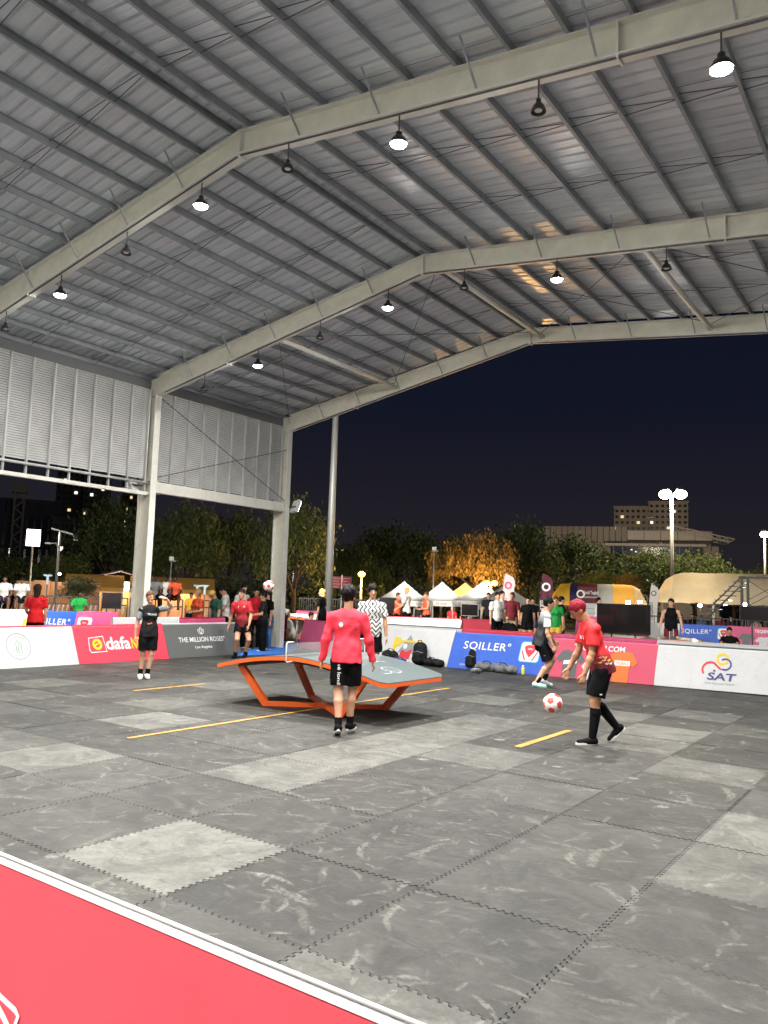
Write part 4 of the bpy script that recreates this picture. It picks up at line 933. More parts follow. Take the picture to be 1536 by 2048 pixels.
    return t, shirt, shorts, J, s
def decal(name, shape, origin, ux, uy, target, m_, parent, off=.004):
    """print on cloth: flat shape thrown onto the cloth along its normal"""
    me = target.data; vs = [v.co.copy() for v in me.vertices]; bv = BVHTree.FromPolygons(vs, [tuple(p.vertices) for p in me.polygons])
    ux = Vector(ux).normalized(); uy = Vector(uy).normalized(); n = ux.cross(uy).normalized(); o = Vector(origin); v, f = shape; out = []
    for a, b in v:
        p = o+ux*a+uy*b; hit = bv.ray_cast(p+n*.4, -n, 1.0)[0]; out.append(tuple((hit if hit else p)+n*off))
    mm = bpy.data.meshes.new(name); mm.from_pydata(out, [], f); return link(name, mm, m_, parent)

# --- on the court
p = G(687, 1469)
away = heading_to(-5.9+.6, 7.3)
t, shirt, shorts, J, s = person('man in bright red long-sleeve top and black shorts, seen from behind', p, away, 1.655, lean=(.02, .0), head=(.30, .05),
    aL=((.27, -.05, -1), (.16, .16, -1)), aR=((.30, .02, -1), (.22, .20, -1)), lL=((-.02, -.06, -1), (-.05, -.30, -1), .1, .35), lR=((-.02, .20, -1), (-.04, .02, -1), .35, 0), sk='a', hair=('black', 'mop'), top=('long', 'coral'), bottom=('shorts', 'black'), socks=('black', .22), shoes=('black', 'white'), group='players on the near court', vox=.010)
ux, uy = (-1, 0, 0), (0, 0, 1)
ux = (1, 0, 0)
decal('back_crest', joined(disc2(-.075, .0, .024), poly2((-.09, -.03), (-.06, -.03), (-.065, .0), (-.085, .0))), (0, 0, 1.345*s), ux, uy, shirt, m_pwhite, shirt)
decal('back_lettering', joined(*[flat_text(x_, .055, .012-.034*k, .026, .01, width=.115, space=1.6) for k, x_ in enumerate(('SAMBA', 'TEQBA', 'TEAMS'))]), (0, 0, 1.345*s), ux, uy, shirt, m_bmaroon, shirt)
decal('hem_lettering', flat_text('+ samba +', 0, 0, .03, 0, width=.2), (0.02, 0, 0.97*s), ux, uy, shirt, m_bred, shirt)
decal('leg_lettering', flat_text('s\u00e9 londa', 0, 0, .055, .012, width=.27, rot=-math.pi/2), (-.098*s, 0, .72*s), ux, uy, shorts, m_pwhite, shorts)

p = G(1201, 1487)
t, shirt, shorts, J, s = person('red-haired man in red shirt leaning forward, black knee socks', p, heading_to(-IMG_R[0]-.12, -IMG_R[1]-.12), 1.70, lean=(.30, .0), head=(.0, .42),
    aL=((.10, .12, -1), (.02, .42, -1), (0, .35, -1)), aR=((.14, .28, -1), (.10, .62, -1), (0, .5, -1)), lL=((.02, .24, -1), (.0, .08, -1), .05, 0), lR=((.05, .12, -1), (.03, -.80, -.85), .05, .75), sk='b', hair=('red', 'short'), top=('tee', 'redfade'), bottom=('shorts', 'black'), socks=('black', .86), shoes=('black', 'white'), group='players on the near court', vox=.010)
decal('chest_label', poly2((-.06, -.02), (.06, -.02), (.06, .025), (-.06, .025)), (-.02*s, .1, 1.30*s), (-1, 0, 0), (0, .35, 1), shirt, m_pwhite, shirt)
for k, (a, z, mm) in enumerate(((.02, 1.00, m_pwhite), (.06, .97, m_pyel), (-.02, .965, m_pwhite), (.10, 1.01, m_pred), (-.05, 1.0, m_pyel), (.05, 1.035, m_pwhite), (.11, .965, m_pwhite), (.0, 1.03, m_pyel), (-.07, .965, m_pwhite))):
    decal('hem_petal', poly2((-.028, -.008), (0, .012), (.028, .008), (0, -.012)), (.1, a*s, z*s), (0, 1, 0), (0, 0, 1), shirt, mm, shirt)
    decal('hem_petal', poly2((-.028, -.008), (0, .012), (.028, .008), (0, -.012)), (-.1, a*s, z*s), (0, -1, 0), (0, 0, 1), shirt, mm, shirt)
decal('shorts_mark', poly2((-.015, -.008), (.015, -.008), (.015, .008), (-.015, .008)), (-.1, .06*s, .60*s), (0, -1, 0), (0, 0, 1), shorts, m_pwhite, shorts)

p = G(1080, 1374)
t, shirt, shorts, J, s = person('crouching player in grey and black shirt with mint soled shoes', p, heading_to(IMG_R[0]+.22, IMG_R[1]+.15), 1.74, lean=(.16, .0), head=(.05, .05),
    aL=((.3, .35, -1), (.3, .7, -.8)), aR=((.20, -.05, -1), (.05, .45, -1)), lL=((.14, .80, -1), (.05, -.42, -1), .1, .30), lR=((.10, .34, -1), (.06, -.72, -1), .1, .05), sk='a', hair=('black', 'crop'), top=('tee', 'greyblack'), sleeve='white', bottom=('shorts', 'black'), socks=('black', .30), shoes=('white', 'mint'), group='players on the near court', vox=.011)
decal('shorts_stripe', poly2((-.018, -.14), (.018, -.14), (.018, .10), (-.018, .10)), (.1, .08*s, .73*s), (0, 1, -.3), (0, .3, 1), shorts, m_pdark, shorts)

p = G(739, 1366)
t, shirt, shorts, J, s = person('young man in black and white patterned jersey facing the viewer', p, face_cam(p)+.06, 1.755, lean=(.0, .0), head=(-.08, .0),
    aL=((.20, .03, -1), (.10, .12, -1)), aR=((.22, .0, -1), (.05, .2, -1)), sk='a', hair=('black', 'mop'), top=('tee', 'jersey'), bottom=('shorts', 'black'), socks=('black', .2), shoes=('charcoal', 'white'), group='players on the near court', vox=.011)

p = G(292, 1357)
t, shirt, shorts, J, s = person('girl in black shorts shading her eyes with one hand', p, face_cam(p)+.28, 1.50, lean=(.02, .04), head=(-.1, -.02), female=True,
    aL=((1.0, .35, .25), (-.75, .35, .85), (-1, .2, .3)), aR=((.22, -.12, -1), (.10, .05, -1)), lL=((-.06, .10, -1), (-.14, -.05, -1), -.1, .0), lR=((.0, -.02, -1), (.05, -.10, -1), .2, .1), sk='a', hair=('brown', 'pony'), top=('tee', 'charcoal'), sleeve='grey', bottom=('shorts', 'black'), socks=('black', .25), shoes=('white', 'white'), group='players on the near court', vox=.011)
decal('chest_lettering', flat_text('TEQBALL', 0, 0, .045, .01, width=.17), (0, .1, 1.30*s), (-1, 0, 0), (0, 0, 1), shirt, m_ppale, shirt)
decal('shirt_patch', poly2((-.04, -.01), (.04, .01), (.03, .03), (-.05, .015)), (0.02, .1, 1.12*s), (-1, 0, 0), (0, 0, 1), shirt, m_porange, shirt)

p = G(482, 1317)
t, shirt, shorts, J, s = person('player in cherry red shirt stepping with bent knees beside the carpet', p, face_cam(p)-.35, 1.66, lean=(.10, .06), head=(.1, -.12),
    aL=((.25, .1, -1), (.0, .55, -1)), aR=((.30, -.10, -1), (.20, .05, -1)), lL=((.38, .42, -1), (-.42, -.55, -1), .0, .3), lR=((-.1, .55, -1), (.25, -.50, -1), .1, .25), sk='a', hair=('black', 'crop'), top=('tee', 'cherryfade'), bottom=('short_shorts', 'black'), socks=('black', .12), shoes=('black', 'black'), group='players on the near court', vox=.012)
decal('chest_label', poly2((-.075, -.018), (.075, -.018), (.075, .022), (-.075, .022)), (0, .1, 1.28*s), (-1, 0, 0), (0, .1, 1), shirt, m_pwhite, shirt)

# --- the group at the opening
def bgp(label, px, D, rz=None, h=1.7, z=-0.03, **kw):
    p = at(px, D, z); kw.setdefault('fine', False); kw.setdefault('vox', .022); kw.setdefault('group', 'people in the background')
    return person(label, p, (face_cam(p) if rz is None else rz), h, **kw)
LFT = heading_to(-IMG_R[0], -IMG_R[1]); RGTH = heading_to(*IMG_R)
FOLD = ((.15, .25, -1), (-.45, .85, -.1))
g2 = 'people waiting by the opening'
bgp('woman in black tee and wide black trousers holding papers', 530, 21.2, LFT+.25, 1.56, female=True, aL=FOLD, aR=FOLD, hair=('black', 'bun'), top=('tee', 'charcoal'), bottom=('wide', 'black'), shoes=('white', 'white'), vox=.014, fine=True, group=g2)
bgp('person in blue jeans half hidden behind the woman in black', 540, 21.8, LFT+.6, 1.60, hair=('black', 'long'), top=('tee', 'black'), bottom=('trousers', 'jeans'), shoes=('white', 'white'), vox=.016, group=g2)
bgp('man in crimson shirt behind the woman in black', 514, 22.4, None, 1.66, hair=('black', 'short'), top=('tee', 'cherry'), bottom=('trousers', 'black'), vox=.016, fine=True, group=g2)
bgp('tall man in white shirt behind the red-shirted player', 485, 22.6, RGTH-.6, 1.76, head=(.1, .15), hair=('black', 'short'), top=('tee', 'white'), bottom=('trousers', 'black'), vox=.016, group=g2)
bgp('man in white shirt bending his head beside the green shirt', 454, 22.5, LFT+.3, 1.70, head=(0, .55), aL=FOLD, aR=FOLD, hair=('black', 'short'), top=('tee', 'white'), bottom=('shorts', 'black'), vox=.016, group=g2)
bgp('man in dark green tee with fair hair looking down', 437, 21.5, LFT+.7, 1.60, head=(.2, .7), lean=(.08, 0), hair=('blond', 'short'), top=('tee', 'dgreen'), bottom=('shorts', 'black'), vox=.015, group=g2)
bgp('blond person in orange tee folding hands behind the roses board', 399, 22.0, LFT+.9, 1.58, female=True, head=(-.2, .1), aL=FOLD, aR=FOLD, hair=('blond', 'bob'), top=('tee', 'orange'), bottom=('shorts', 'black'), vox=.015, group=g2)
bgp('small person in yellow beside the orange tee', 384, 30, None, 1.40, sk='c', hair=('dbrown', 'short'), top=('tee', 'yellow'), bottom=('shorts', 'black'), group=g2)
bgp('blond woman in black tee standing by the rails', 646, 25.5, LFT-.4, 1.70, female=True, head=(-.3, .0), hair=('blond', 'bob'), top=('tee', 'black'), bottom=('trousers', 'black'), vox=.016, group=g2)
bgp('person in white top doubled over stretching', 572, 25.5, LFT, 1.70, lean=(2.4, .0), head=(0, .4), aL=((.1, .5, -1), (0, .3, -1)), aR=((.1, .5, -1), (0, .3, -1)), lL=((.2, .1, -1), (.0, -.1, -1), .1, 0), hair=('black', 'short'), top=('tee', 'white'), bottom=('trousers', 'maroon'), group='people stretching')
bgp('person in pale clothes sitting on the floor', 592, 26.0, LFT, 1.65, seat=.12, lean=(.4, 0), lL=((.2, 1, .2), (0, 1, -.3), .1, -.9), lR=((.2, 1, .35), (0, .8, -.6), .1, -.5), sk='b', hair=('dbrown', 'short'), top=('tee', 'white'), bottom=('shorts', 'khaki'), group='people stretching')
bgp('person in yellow and black sitting on the floor', 612, 26.3, RGTH, 1.65, seat=.12, lean=(.3, 0), lL=((.2, 1, .3), (0, .9, -.5), .1, -.7), lR=((.2, 1, .3), (0, .8, -.6), .1, -.5), sk='b', hair=('black', 'short'), top=('tee', 'gold'), bottom=('trousers', 'black'), group='people stretching')
# --- left
bgp('girl in red tee and black shorts with dark ponytail', 77, 19.2, heading_to(-.85, .6), 1.58, female=True, head=(.1, 0), aL=((.2, .25, -1), (-.2, .7, -.4)), aR=((.15, 0, -1), (.05, .1, -1)), hair=('dbrown', 'long'), top=('tee', 'red'), bottom=('short_shorts', 'black'), vox=.015)
SIT = dict(lL=((.18, 1, -.12), (.0, -.1, -1), .1, 0), lR=((.18, 1, -.12), (.0, -.15, -1), .1, 0), lean=(.35, 0), aL=((.25, .5, -1), (-.3, .9, -.3)), aR=((.25, .5, -1), (-.3, .9, -.3)))
g3 = 'people sitting on the crowd barriers'
SD = 31.0; SZ = .95
bgp('man in white tee with blue bib sitting on the barrier, leftmost', 10, SD, h=1.72, seat=SZ, sk='c', hair=('black', 'crop'), top=('tee', 'white'), bottom=('shorts', 'navy'), shoes=('white', 'white'), group=g3, vox=.02, z=0, **SIT)
bgp('man in white tee and black shorts sitting on the barrier, head down', 45, SD, h=1.72, seat=SZ, sk='c', head=(.1, .4), hair=('black', 'crop'), top=('tee', 'white'), bottom=('shorts', 'charcoal'), shoes=('white', 'white'), group=g3, vox=.02, z=0, **SIT)
bgp('person in bright green tee leaning on the barrier', 161, 27.5, heading_to(1, -.6), 1.62, seat=.62, sk='d', hair=('black', 'crop'), top=('tee', 'green'), bottom=('trousers', 'black'), group=g3, vox=.02, z=0, **SIT)
bgp('person in grey top sitting on the barrier beside the column', 312, 32, h=1.75, seat=1.15, sk='d', hair=('black', 'short'), top=('tee', 'grey'), bottom=('trousers', 'black'), group=g3, z=0, **SIT)
bgp('person in white top sitting on the barrier between two others', 332, 32, h=1.75, seat=1.15, sk='d', head=(.4, .1), hair=('black', 'short'), top=('vest', 'white'), bottom=('trousers', 'charcoal'), group=g3, z=0, **SIT)
bgp('person in orange top sitting on the barrier, right of three', 350, 32, h=1.75, seat=1.15, sk='d', hair=('black', 'short'), top=('tee', 'orange'), bottom=('shorts', 'black'), group=g3, z=0, **SIT)
# --- tents side
g4 = 'people in front of the tents'
bgp('player in red vest pointing, left of the white tee', 796, 31.5, RGTH-.5, 1.66, sk='a', aR=((.3, .6, -.4), (.2, .5, .3)), hair=('brown', 'short'), top=('vest', 'orange'), bottom=('shorts', 'black'), group=g4)
bgp('tall player in white tee between two red vests', 815, 31.0, LFT-.4, 1.86, sk='a', aL=((.4, .2, -1), (.1, .6, -.4)), hair=('blond', 'crop'), top=('tee', 'white'), bottom=('shorts', 'black'), group=g4)
bgp('player in red vest with dark bun, right of the white tee', 854, 31.0, LFT+.5, 1.72, sk='a', female=True, aL=FOLD, aR=FOLD, hair=('brown', 'bun'), top=('vest', 'orange'), bottom=('shorts', 'black'), group=g4)
bgp('man in white tee and black trousers by the feather flag', 994, 26.5, RGTH-1.2, 1.78, hair=('black', 'short'), sk='a', top=('tee', 'white'), bottom=('trousers', 'black'), group=g4, vox=.018)
bgp('man in white shirt behind the man in white tee', 1003, 28, RGTH-.9, 1.84, hair=('black', 'short'), sk='a', top=('tee', 'white'), bottom=('trousers', 'charcoal'), group=g4)
bgp('man in dark shirt behind the white stand', 977, 33, None, 1.78, hair=('dbrown', 'short'), sk='a', top=('tee', 'charcoal'), bottom=('trousers', 'black'), group=g4)
bgp('man in maroon polo and khaki trousers under the tent', 1024, 27.5, None, 1.80, head=(.5, 0), hair=('brown', 'short'), sk='a', top=('tee', 'maroon'), bottom=('trousers', 'khaki'), group=g4, vox=.018)
bgp('bearded man in black tee and shorts at the tent corner', 1056, 28.5, None, 1.66, hair=('black', 'crop'), sk='a', top=('tee', 'black'), bottom=('shorts', 'black'), group=g4, vox=.018)
bgp('man in navy shorts behind the bearded man', 1066, 30.5, None, 1.64, hair=('black', 'short'), sk='b', top=('tee', 'black'), bottom=('shorts', 'navy'), group=g4)
bgp('woman in green and yellow vest beside the dark feather flag', 1112, 24.5, LFT+1.2, 1.70, female=True, hair=('brown', 'bun'), sk='a', top=('tee', 'green'), bottom=('short_shorts', 'gold'), group=g4, vox=.018)
bgp('person in black close behind the green vest', 1122, 26, RGTH, 1.72, hair=('black', 'short'), sk='a', top=('tee', 'black'), bottom=('trousers', 'black'), group=g4)
bgp('man in white tee left of the black screen', 1196, 31, RGTH-.4, 1.74, aL=FOLD, aR=FOLD, hair=('black', 'short'), sk='a', top=('tee', 'white'), bottom=('shorts', 'black'), group=g4)
bgp('player in black tank top standing behind the distant table', 1342, 25.0, None, 1.76, head=(.35, 0), aL=((.3, .0, -1), (.15, .1, -1)), aR=((.3, 0, -1), (.15, .1, -1)), hair=('black', 'crop'), sk='a', top=('vest', 'black'), bottom=('shorts', 'maroon'), group=g4, vox=.016, fine=True)
bgp('man sitting on the floor hugging his knees by TEQSHOP board', 1458, 27.0, None, 1.70, seat=.10, lean=(.25, 0), lL=((.1, .8, .75), (0, .25, -1), .1, 0), lR=((.1, .8, .75), (0, .25, -1), .1, 0), aL=((.2, .8, -.3), (-.5, .7, .1)), aR=((.2, .8, -.3), (-.5, .7, .1)), hair=('black', 'crop'), sk='b', top=('tee', 'black'), bottom=('shorts', 'charcoal'), group=g4, vox=.016)
# ================================================================== court side: carpet, stanchions, bags
m_carpet = mat('blue_carpet', (0.03, 0.17, 0.62), 0.9, var=0.12, vscale=8, bump=0.3, bscale=120)
cp = [G(462, 1313), G(566, 1309), G(617, 1292), G(548, 1284)]
o = MB().prism([(p.x, p.y) for p in cp], lambda u, v, t: (u, v, t), 0.0055, 0.013).build('carpet', m_carpet); tag(o, 'blue carpet strip laid in the opening between the boards', 'carpet')
m_chrome = mat('brushed_steel', (0.55, 0.54, 0.52), 0.3, 0.8)
for px, py, lb in ((556, 1291, 'steel stanchion post, left of the two by the carpet'), (592, 1297, 'steel stanchion post, right of the two by the carpet')):
    p = G(px, py); t = thing('stanchion', lb, 'post', (p.x, p.y, 0.0), 0, 'steel stanchions')
    MB().lathe([(0.0, .012), (.13, .012), (.14, .0)], 16).build('base', m_chrome, t); MB().tube([(0, 0, .012), (0, 0, .84)], .026, 10).build('post', m_chrome, t, smooth=True); MB().sphere((0, 0, .86), .034).build('cap', m_chrome, t, smooth=True)
m_bag = cloth('bag_black', (0.012, 0.012, 0.014), 0.55); m_baggrey = cloth('bag_grey', (0.12, 0.125, 0.13)); m_zip = mat('zip_grey', (0.25, 0.25, 0.26), 0.4)
def backpack(lb, px, py, w=.32, h=.46, d=.22, rz=0.0, tilt=-.12):
    p = G(px, py); t = thing('backpack', lb, 'bag', (p.x, p.y, 0.006), rz, 'bags along the boards')
    q = Soft(.03); q.disp = wob(.003, 40, px)
    q.cone((0, 0, d*.5), (0, tilt*-.4, h-d*.45), d*.52, d*.46, thin=(1, 0, 0), kf=w/d, clip=[((0, 0, .0), (0, 0, -1))]); link('main_pocket', q.mesh('b', .016), m_bag, t)
    q = Soft(.02); q.disp = wob(.003, 50, px+1); q.cone((0, -d*.42, h*.20), (0, -d*.40, h*.46), .075, .07, thin=(1, 0, 0), kf=1.6, clip=[((0, 0, .005), (0, 0, -1))]); link('front_pocket', q.mesh('b', .014), m_bag, t)
    MB().tube([(-.05, .02, h-.03), (-.04, .02, h+.035), (.04, .02, h+.035), (.05, .02, h-.03)], .010, 6).build('handle', m_bag, t)
    MB().tube([(-w*.36, -d*.50, h*.55), (0, -d*.58, h*.62), (w*.36, -d*.50, h*.55)], .005, 5).build('zip', m_zip, t)
    for s_ in (-1, 1): MB().tube([(s_*.08, d*.4, h-.1), (s_*.13, d*.62, h*.6), (s_*.11, d*.5, .08)], .014, 6).build('strap', m_bag, t)
    return t
def duffel(lb, px, py, L=.5, r=.12, m_=None, rz=0.0, name='sports_bag'):
    p = G(px, py); t = thing(name, lb, 'bag', (p.x, p.y, 0.006), rz, 'bags along the boards')
    q = Soft(.03); q.disp = wob(.010, 22, px*.1)
    q.cone((-L/2+r, 0, r*.72), (L/2-r, .02, r*.66), r, r*.9, thin=(0, 0, 1), kf=.8, clip=[((0, 0, 0), (0, 0, -1))]); q.ball((L*.1, -.05, r*.9), r*.6, thin=(0, 0, 1), kf=.7); link('fabric', q.mesh('b', .015), m_ or m_bag, t)
    MB().tube([(-.1, -.06, r*1.3), (-.05, -.10, r*1.75), (.06, -.10, r*1.7), (.1, -.06, r*1.3)], .010, 6).build('handle', m_bag, t)
    MB().tube([(-L*.4, 0, r*1.45), (L*.4, .01, r*1.35)], .005, 5).build('zip', m_zip, t); return t
duffel('dark sports bag slumped below the yellow letters, leftmost bag', 784, 1322, .55, .17, None, .1)
duffel('small blue and grey pouch beside the leftmost bag', 799, 1326, .34, .08, cloth('blue_pouch', (.03, .08, .3)), .3)
backpack('tall black backpack standing against the white board', 838, 1330, .36, .52, .24, .15)
duffel('flat black bag between the two black backpacks', 868, 1333, .52, .12, m_bag, -.1)
backpack('black backpack standing against the SQILLER board', 944, 1338, .36, .50, .24, -.1)
duffel('heap of grey and black clothing beside the SQILLER backpack', 975, 1343, .55, .13, m_baggrey, .2)
duffel('small pale bundle in front of the clothing heap', 952, 1346, .24, .07, CL['grey'], .5)
duffel('grey and black holdall at the end of the bag row', 1010, 1347, .60, .13, m_baggrey, -.15)
p = G(1046, 1350); t = thing('drink_bottle', 'yellow drink bottle at the end of the bag row', 'bottle', (p.x, p.y, 0.006)); my = mat('bottle_yellow', (.65, .62, .05), .3)
MB().lathe([(0, 0), (.034, 0), (.037, .02), (.037, .14), (.03, .16), (.0, .17)], 14).build('flask', my, t, smooth=True); MB().lathe([(.0, .20), (.018, .20), (.02, .165), (.0, .164)], 12).build('lid', m_pwhite, t, smooth=True)
q0 = at(1020, 20.5); t = thing('equipment_bag', 'bulky round black bag standing behind the SQILLER board', 'bag', (q0.x, q0.y, -.03)); q = Soft(.04); q.disp = wob(.008, 18, 2.0)
q.cone((0, 0, .30), (0, 0, .80), .29, .23, thin=(0, 1, 0), kf=.7, clip=[((0, 0, 0), (0, 0, -1))]); link('fabric', q.mesh('b', .025), m_bag, t); q = Soft(.02); q.ball((-.1, -.2, .5), .11); link('front_pocket', q.mesh('b', .02), m_bag, t); MB().tube([(-.1, -.1, 1.0), (0, -.12, 1.08), (.1, -.1, 1.0)], .014, 6).build('handle', m_zip, t)

# ================================================================== screens
m_scr = mat('screen_glass', (0.006, 0.006, 0.007), 0.22, coat=0.3); m_sframe = mat('screen_frame', (0.015, 0.015, 0.016), 0.4); m_silver = mat('silver_frame', (0.5, 0.5, 0.5), 0.35, 0.5)
def screen(lb, x0, x1, y0, y1, D, frame=None, z=-.03, rz=0.0, cloth_=None):
    xc = (x0+x1)/2; p = at(xc, D); k = D/FPX; w = (x1-x0)*k; zt_ = zat(xc, y0, D); zb_ = zat(xc, y1, D)
    t = thing('display_screen', lb, 'screen', (p.x, p.y, z), face_cam(p)+math.pi+rz, 'black display screens')
    MB().box((-w/2, .0, zb_-z), (w/2, .06, zt_-z)).build('casing', frame or m_sframe, t)
    MB().box((-w/2+.02, -.006, zb_-z+.02), (w/2-.02, -.001, zt_-z-.02)).build('glass', m_scr, t)
    for s_ in (-1, 1): MB().bar((s_*w*.22, .09, 0), (s_*w*.22, .09, zt_-z-.1), .045).build('leg', m_sframe, t); MB().bar((s_*w*.22, -.28, .02), (s_*w*.22, .34, .02), .045).build('foot', m_sframe, t)
screen('small black screen on a stand behind the dafaNEWS board', 208, 244, 1185, 1218, 26)
screen('large black screen right of the red-haired player', 1198, 1296, 1208, 1268, 23.5)
screen('black screen at the right edge beside the work lamp', 1487, 1560, 1213, 1243, 27)
screen('black screen in a silver frame below the white tents', 923, 957, 1208, 1232, 33, m_silver)
screen('black screen behind the player in patterned jersey', 760, 796, 1195, 1226, 37)

# ================================================================== crowd barriers, fences
m_bk = mat('black_steel', (0.012, 0.012, 0.013), 0.4, 0.2); m_gal = mat('galvanised_tube', (0.32, 0.32, 0.31), 0.4, 0.6)
def barrier(lb, A, B, z0, z1, n=5):
    A = Vector(A); B = Vector(B); L = (B-A).length; t = thing('crowd_barrier', lb, 'barrier', A, math.atan2(B.y-A.y, B.x-A.x), 'black truss barriers')
    for z in (z1, z1-.28, z0): MB().bar((.03, 0, z), (L-.03, 0, z), .05).build('rail', m_bk, t)
    for k in range(n):
        xa = .05+(L-.1)*k/n; xb_ = .05+(L-.1)*(k+.6)/n; MB().bar((xa, .0, z0+.03), (xb_, .0, z1-.30), .028).build('brace', m_gal, t)
    for x in (.03, L-.03): MB().bar((x, 0, 0), (x, 0, z1), .05).build('post', m_bk, t)
desc = ('under the two seated men', 'left of the girl in the red tee', 'right of the girl in the red tee', 'behind the green tee', 'left of the small black screen', 'behind the steel column', 'below three seated people', 'left of the orange tee')
pxs = [-20, 40, 95, 150, 205, 262, 318, 372, 425]
for k in range(8):
    a = at(pxs[k], 32.5, -.03); b = at(pxs[k+1]-3, 32.5, -.03); barrier('black truss crowd barrier '+desc[k], a, b, .30, 1.10)
def bar_fence(lb, p0, p1, D0, D1, h, n, z=-.03, m_=None):
    a = at(p0, D0, z); b = at(p1, D1, z); L = (b-a).length; t = thing('bar_fence', lb, 'fence', a, math.atan2(b.y-a.y, b.x-a.x), 'black bar fences'); m_ = m_ or m_bk
    for zz in (.12, h-.05): MB().bar((0, 0, zz), (L, 0, zz), .045).build('rail', m_, t)
    for k in range(n+1): MB().bar((L*k/n, .0, 0), (L*k/n, .0, h), .03).build('bar', m_, t)
bar_fence('black bar fence behind the blond woman', 600, 690, 34, 34, 1.35, 20)
bar_fence('black bar fence between the pole and the jersey player', 694, 760, 34, 34, 1.35, 14)
bar_fence('low black railing under the arched tent', 1292, 1410, 36, 36, 1.10, 14)
bar_fence('low black railing behind the stair frame', 1412, 1545, 36, 36, 1.10, 15)

# stair tower
def stair():
    D = 38; P = lambda px, py: (lambda q: Vector((q.x, q.y, zat(px, py, D))))(at(px, D))
    b0 = at(1484, D, -.03); t = thing('scaffold_stair', 'black scaffold stair tower in front of the arched tent', 'stair', (0, 0, 0))
    for px in (1484, 1496, 1556):
        a = at(px, D, -.03); MB().bar(a, P(px, 1156), .10).build('post', m_bk, t)
    MB().bar(P(1478, 1155), P(1560, 1156), .10).build('top_rail', m_bk, t)
    for d_ in (0, .35):
        a, b = P(1412, 1222), P(1484, 1154); a.z -= d_; b.z -= d_; MB().bar(a, b, .07).build('stringer', m_bk, t)
    for k in range(8):
        f = k/7.5+.05; a = P(1412+72*f, 1222-68*f); MB().box((-.3, -.15, -.02), (.3, .5, .02), Matrix.Translation(a-Vector((0, 0, .2)))).build('tread', m_bk, t)
    for a, b in (((1496, 1160), (1550, 1195)), ((1496, 1200), (1550, 1172)), ((1496, 1212), (1550, 1185))): MB().bar(P(*a), P(*b), .03).build('brace', m_bk, t)
stair()

# ================================================================== tents
GZ = -0.72
def translucent(m, w):
    nt = m.node_tree; b = nt.nodes['Principled BSDF']; o = next(n for n in nt.nodes if n.type == 'OUTPUT_MATERIAL'); tr = nt.nodes.new('ShaderNodeBsdfTranslucent'); mx = nt.nodes.new('ShaderNodeMixShader'); mx.inputs[0].default_value = w
    if b.inputs['Base Color'].links: nt.links.new(b.inputs['Base Color'].links[0].from_socket, tr.inputs[0])
    else: tr.inputs[0].default_value = b.inputs['Base Color'].default_value
    nt.links.new(b.outputs[0], mx.inputs[1]); nt.links.new(tr.outputs[0], mx.inputs[2]); nt.links.new(mx.outputs[0], o.inputs[0]); return m
m_canvas = mat('tent_canvas', (0.62, 0.60, 0.57), 0.7, var=0.06, vscale=2, bump=0.15, bscale=4); m_cream = mat('cream_canvas', (0.60, 0.53, 0.40), 0.7, var=0.08, vscale=1.5, bump=0.3, bscale=3); m_canvasd = mat('sand_canvas', (0.55, 0.42, 0.27), 0.7, var=.08)
for m_ in (m_canvas, m_cream, m_canvasd): translucent(m_, .35)
def tent(lb, px, D, py_peak, half=1.55, m_=None, rz=0.0):
    p = at(px, D, GZ); zp = zat(px, py_peak, D)-GZ; t = thing('canopy_tent', lb, 'tent', p, face_cam(p)+rz, 'white pop-up tents'); e = zp-1.05; h = half
    n = 6; vs = []; fs = []
    ring = [(-h, -h), (0, -h), (h, -h), (h, 0), (h, h), (0, h), (-h, h), (-h, 0)]
    for k in range(n+1):                    # slightly sagging pyramid
        f = k/n; zz = e+1.05*(f**1.35)
        for x, y in ring: vs.append((x*(1-f)+0.0, y*(1-f), zz - (.06*math.sin(f*math.pi) if x*y == 0 else 0)))
    for k in range(n):
        for i in range(8): fs.append((8*k+i, 8*k+(i+1) % 8, 8*k+8+(i+1) % 8, 8*k+8+i))
    c = MB().add(vs, fs).build('canopy', m_ or m_canvas, t)
    for i in range(4):
        a = Vector((*[(-h, -h), (h, -h), (h, h), (-h, h)][i], 0)); b = Vector((*[(h, -h), (h, h), (-h, h), (-h, -h)][i], 0))
        M_ = MB(); M_.add([a+Vector((0, 0, e)), b+Vector((0, 0, e)), b+Vector((0, 0, e-.28)), a+Vector((0, 0, e-.28))], [(0, 1, 2, 3)]); v = M_.build('valance', m_ or m_canvas, t)
        d = (b-a).normalized(); nn = Vector((d.y, -d.x, 0))
        for u in (.2, .5, .8):
            q = a.lerp(b, u)+nn*.012; print2('valance_logo', joined(ring2(-.22, 0, .05, .075, n=12), flat_text('teqball', .08, -.05, .13, .01)), lambda x, y, o_: tuple(q+d*x+Vector((0, 0, e-.14+y))), m_pdark, v, 0)
        MB().bar((a.x*.97, a.y*.97, 0), (a.x*.97, a.y*.97, e), .05).build('leg', m_gal, t)
    print2('canopy_lettering', flat_text('teqball', 0, 0, .26, .01), lambda x, y, o_: (-x, h*.55-y*.5+.1, e+1.05*((.40+y*.3)**1.35)+.06), m_pdark, c, 0)
    return t
tent('white tent with peaked roof, leftmost of the row', 808, 43, 1162); tent('white tent second from the left', 884, 43.5, 1163, 1.5); tent('sand coloured tent peak between the white tents', 930, 52, 1165, 1.6, m_canvasd)
tent('white tent third from the left', 964, 43, 1163, 1.55); tent('white tent right of the pale feather flag', 1010, 41.5, 1168, 1.55, None, .2)
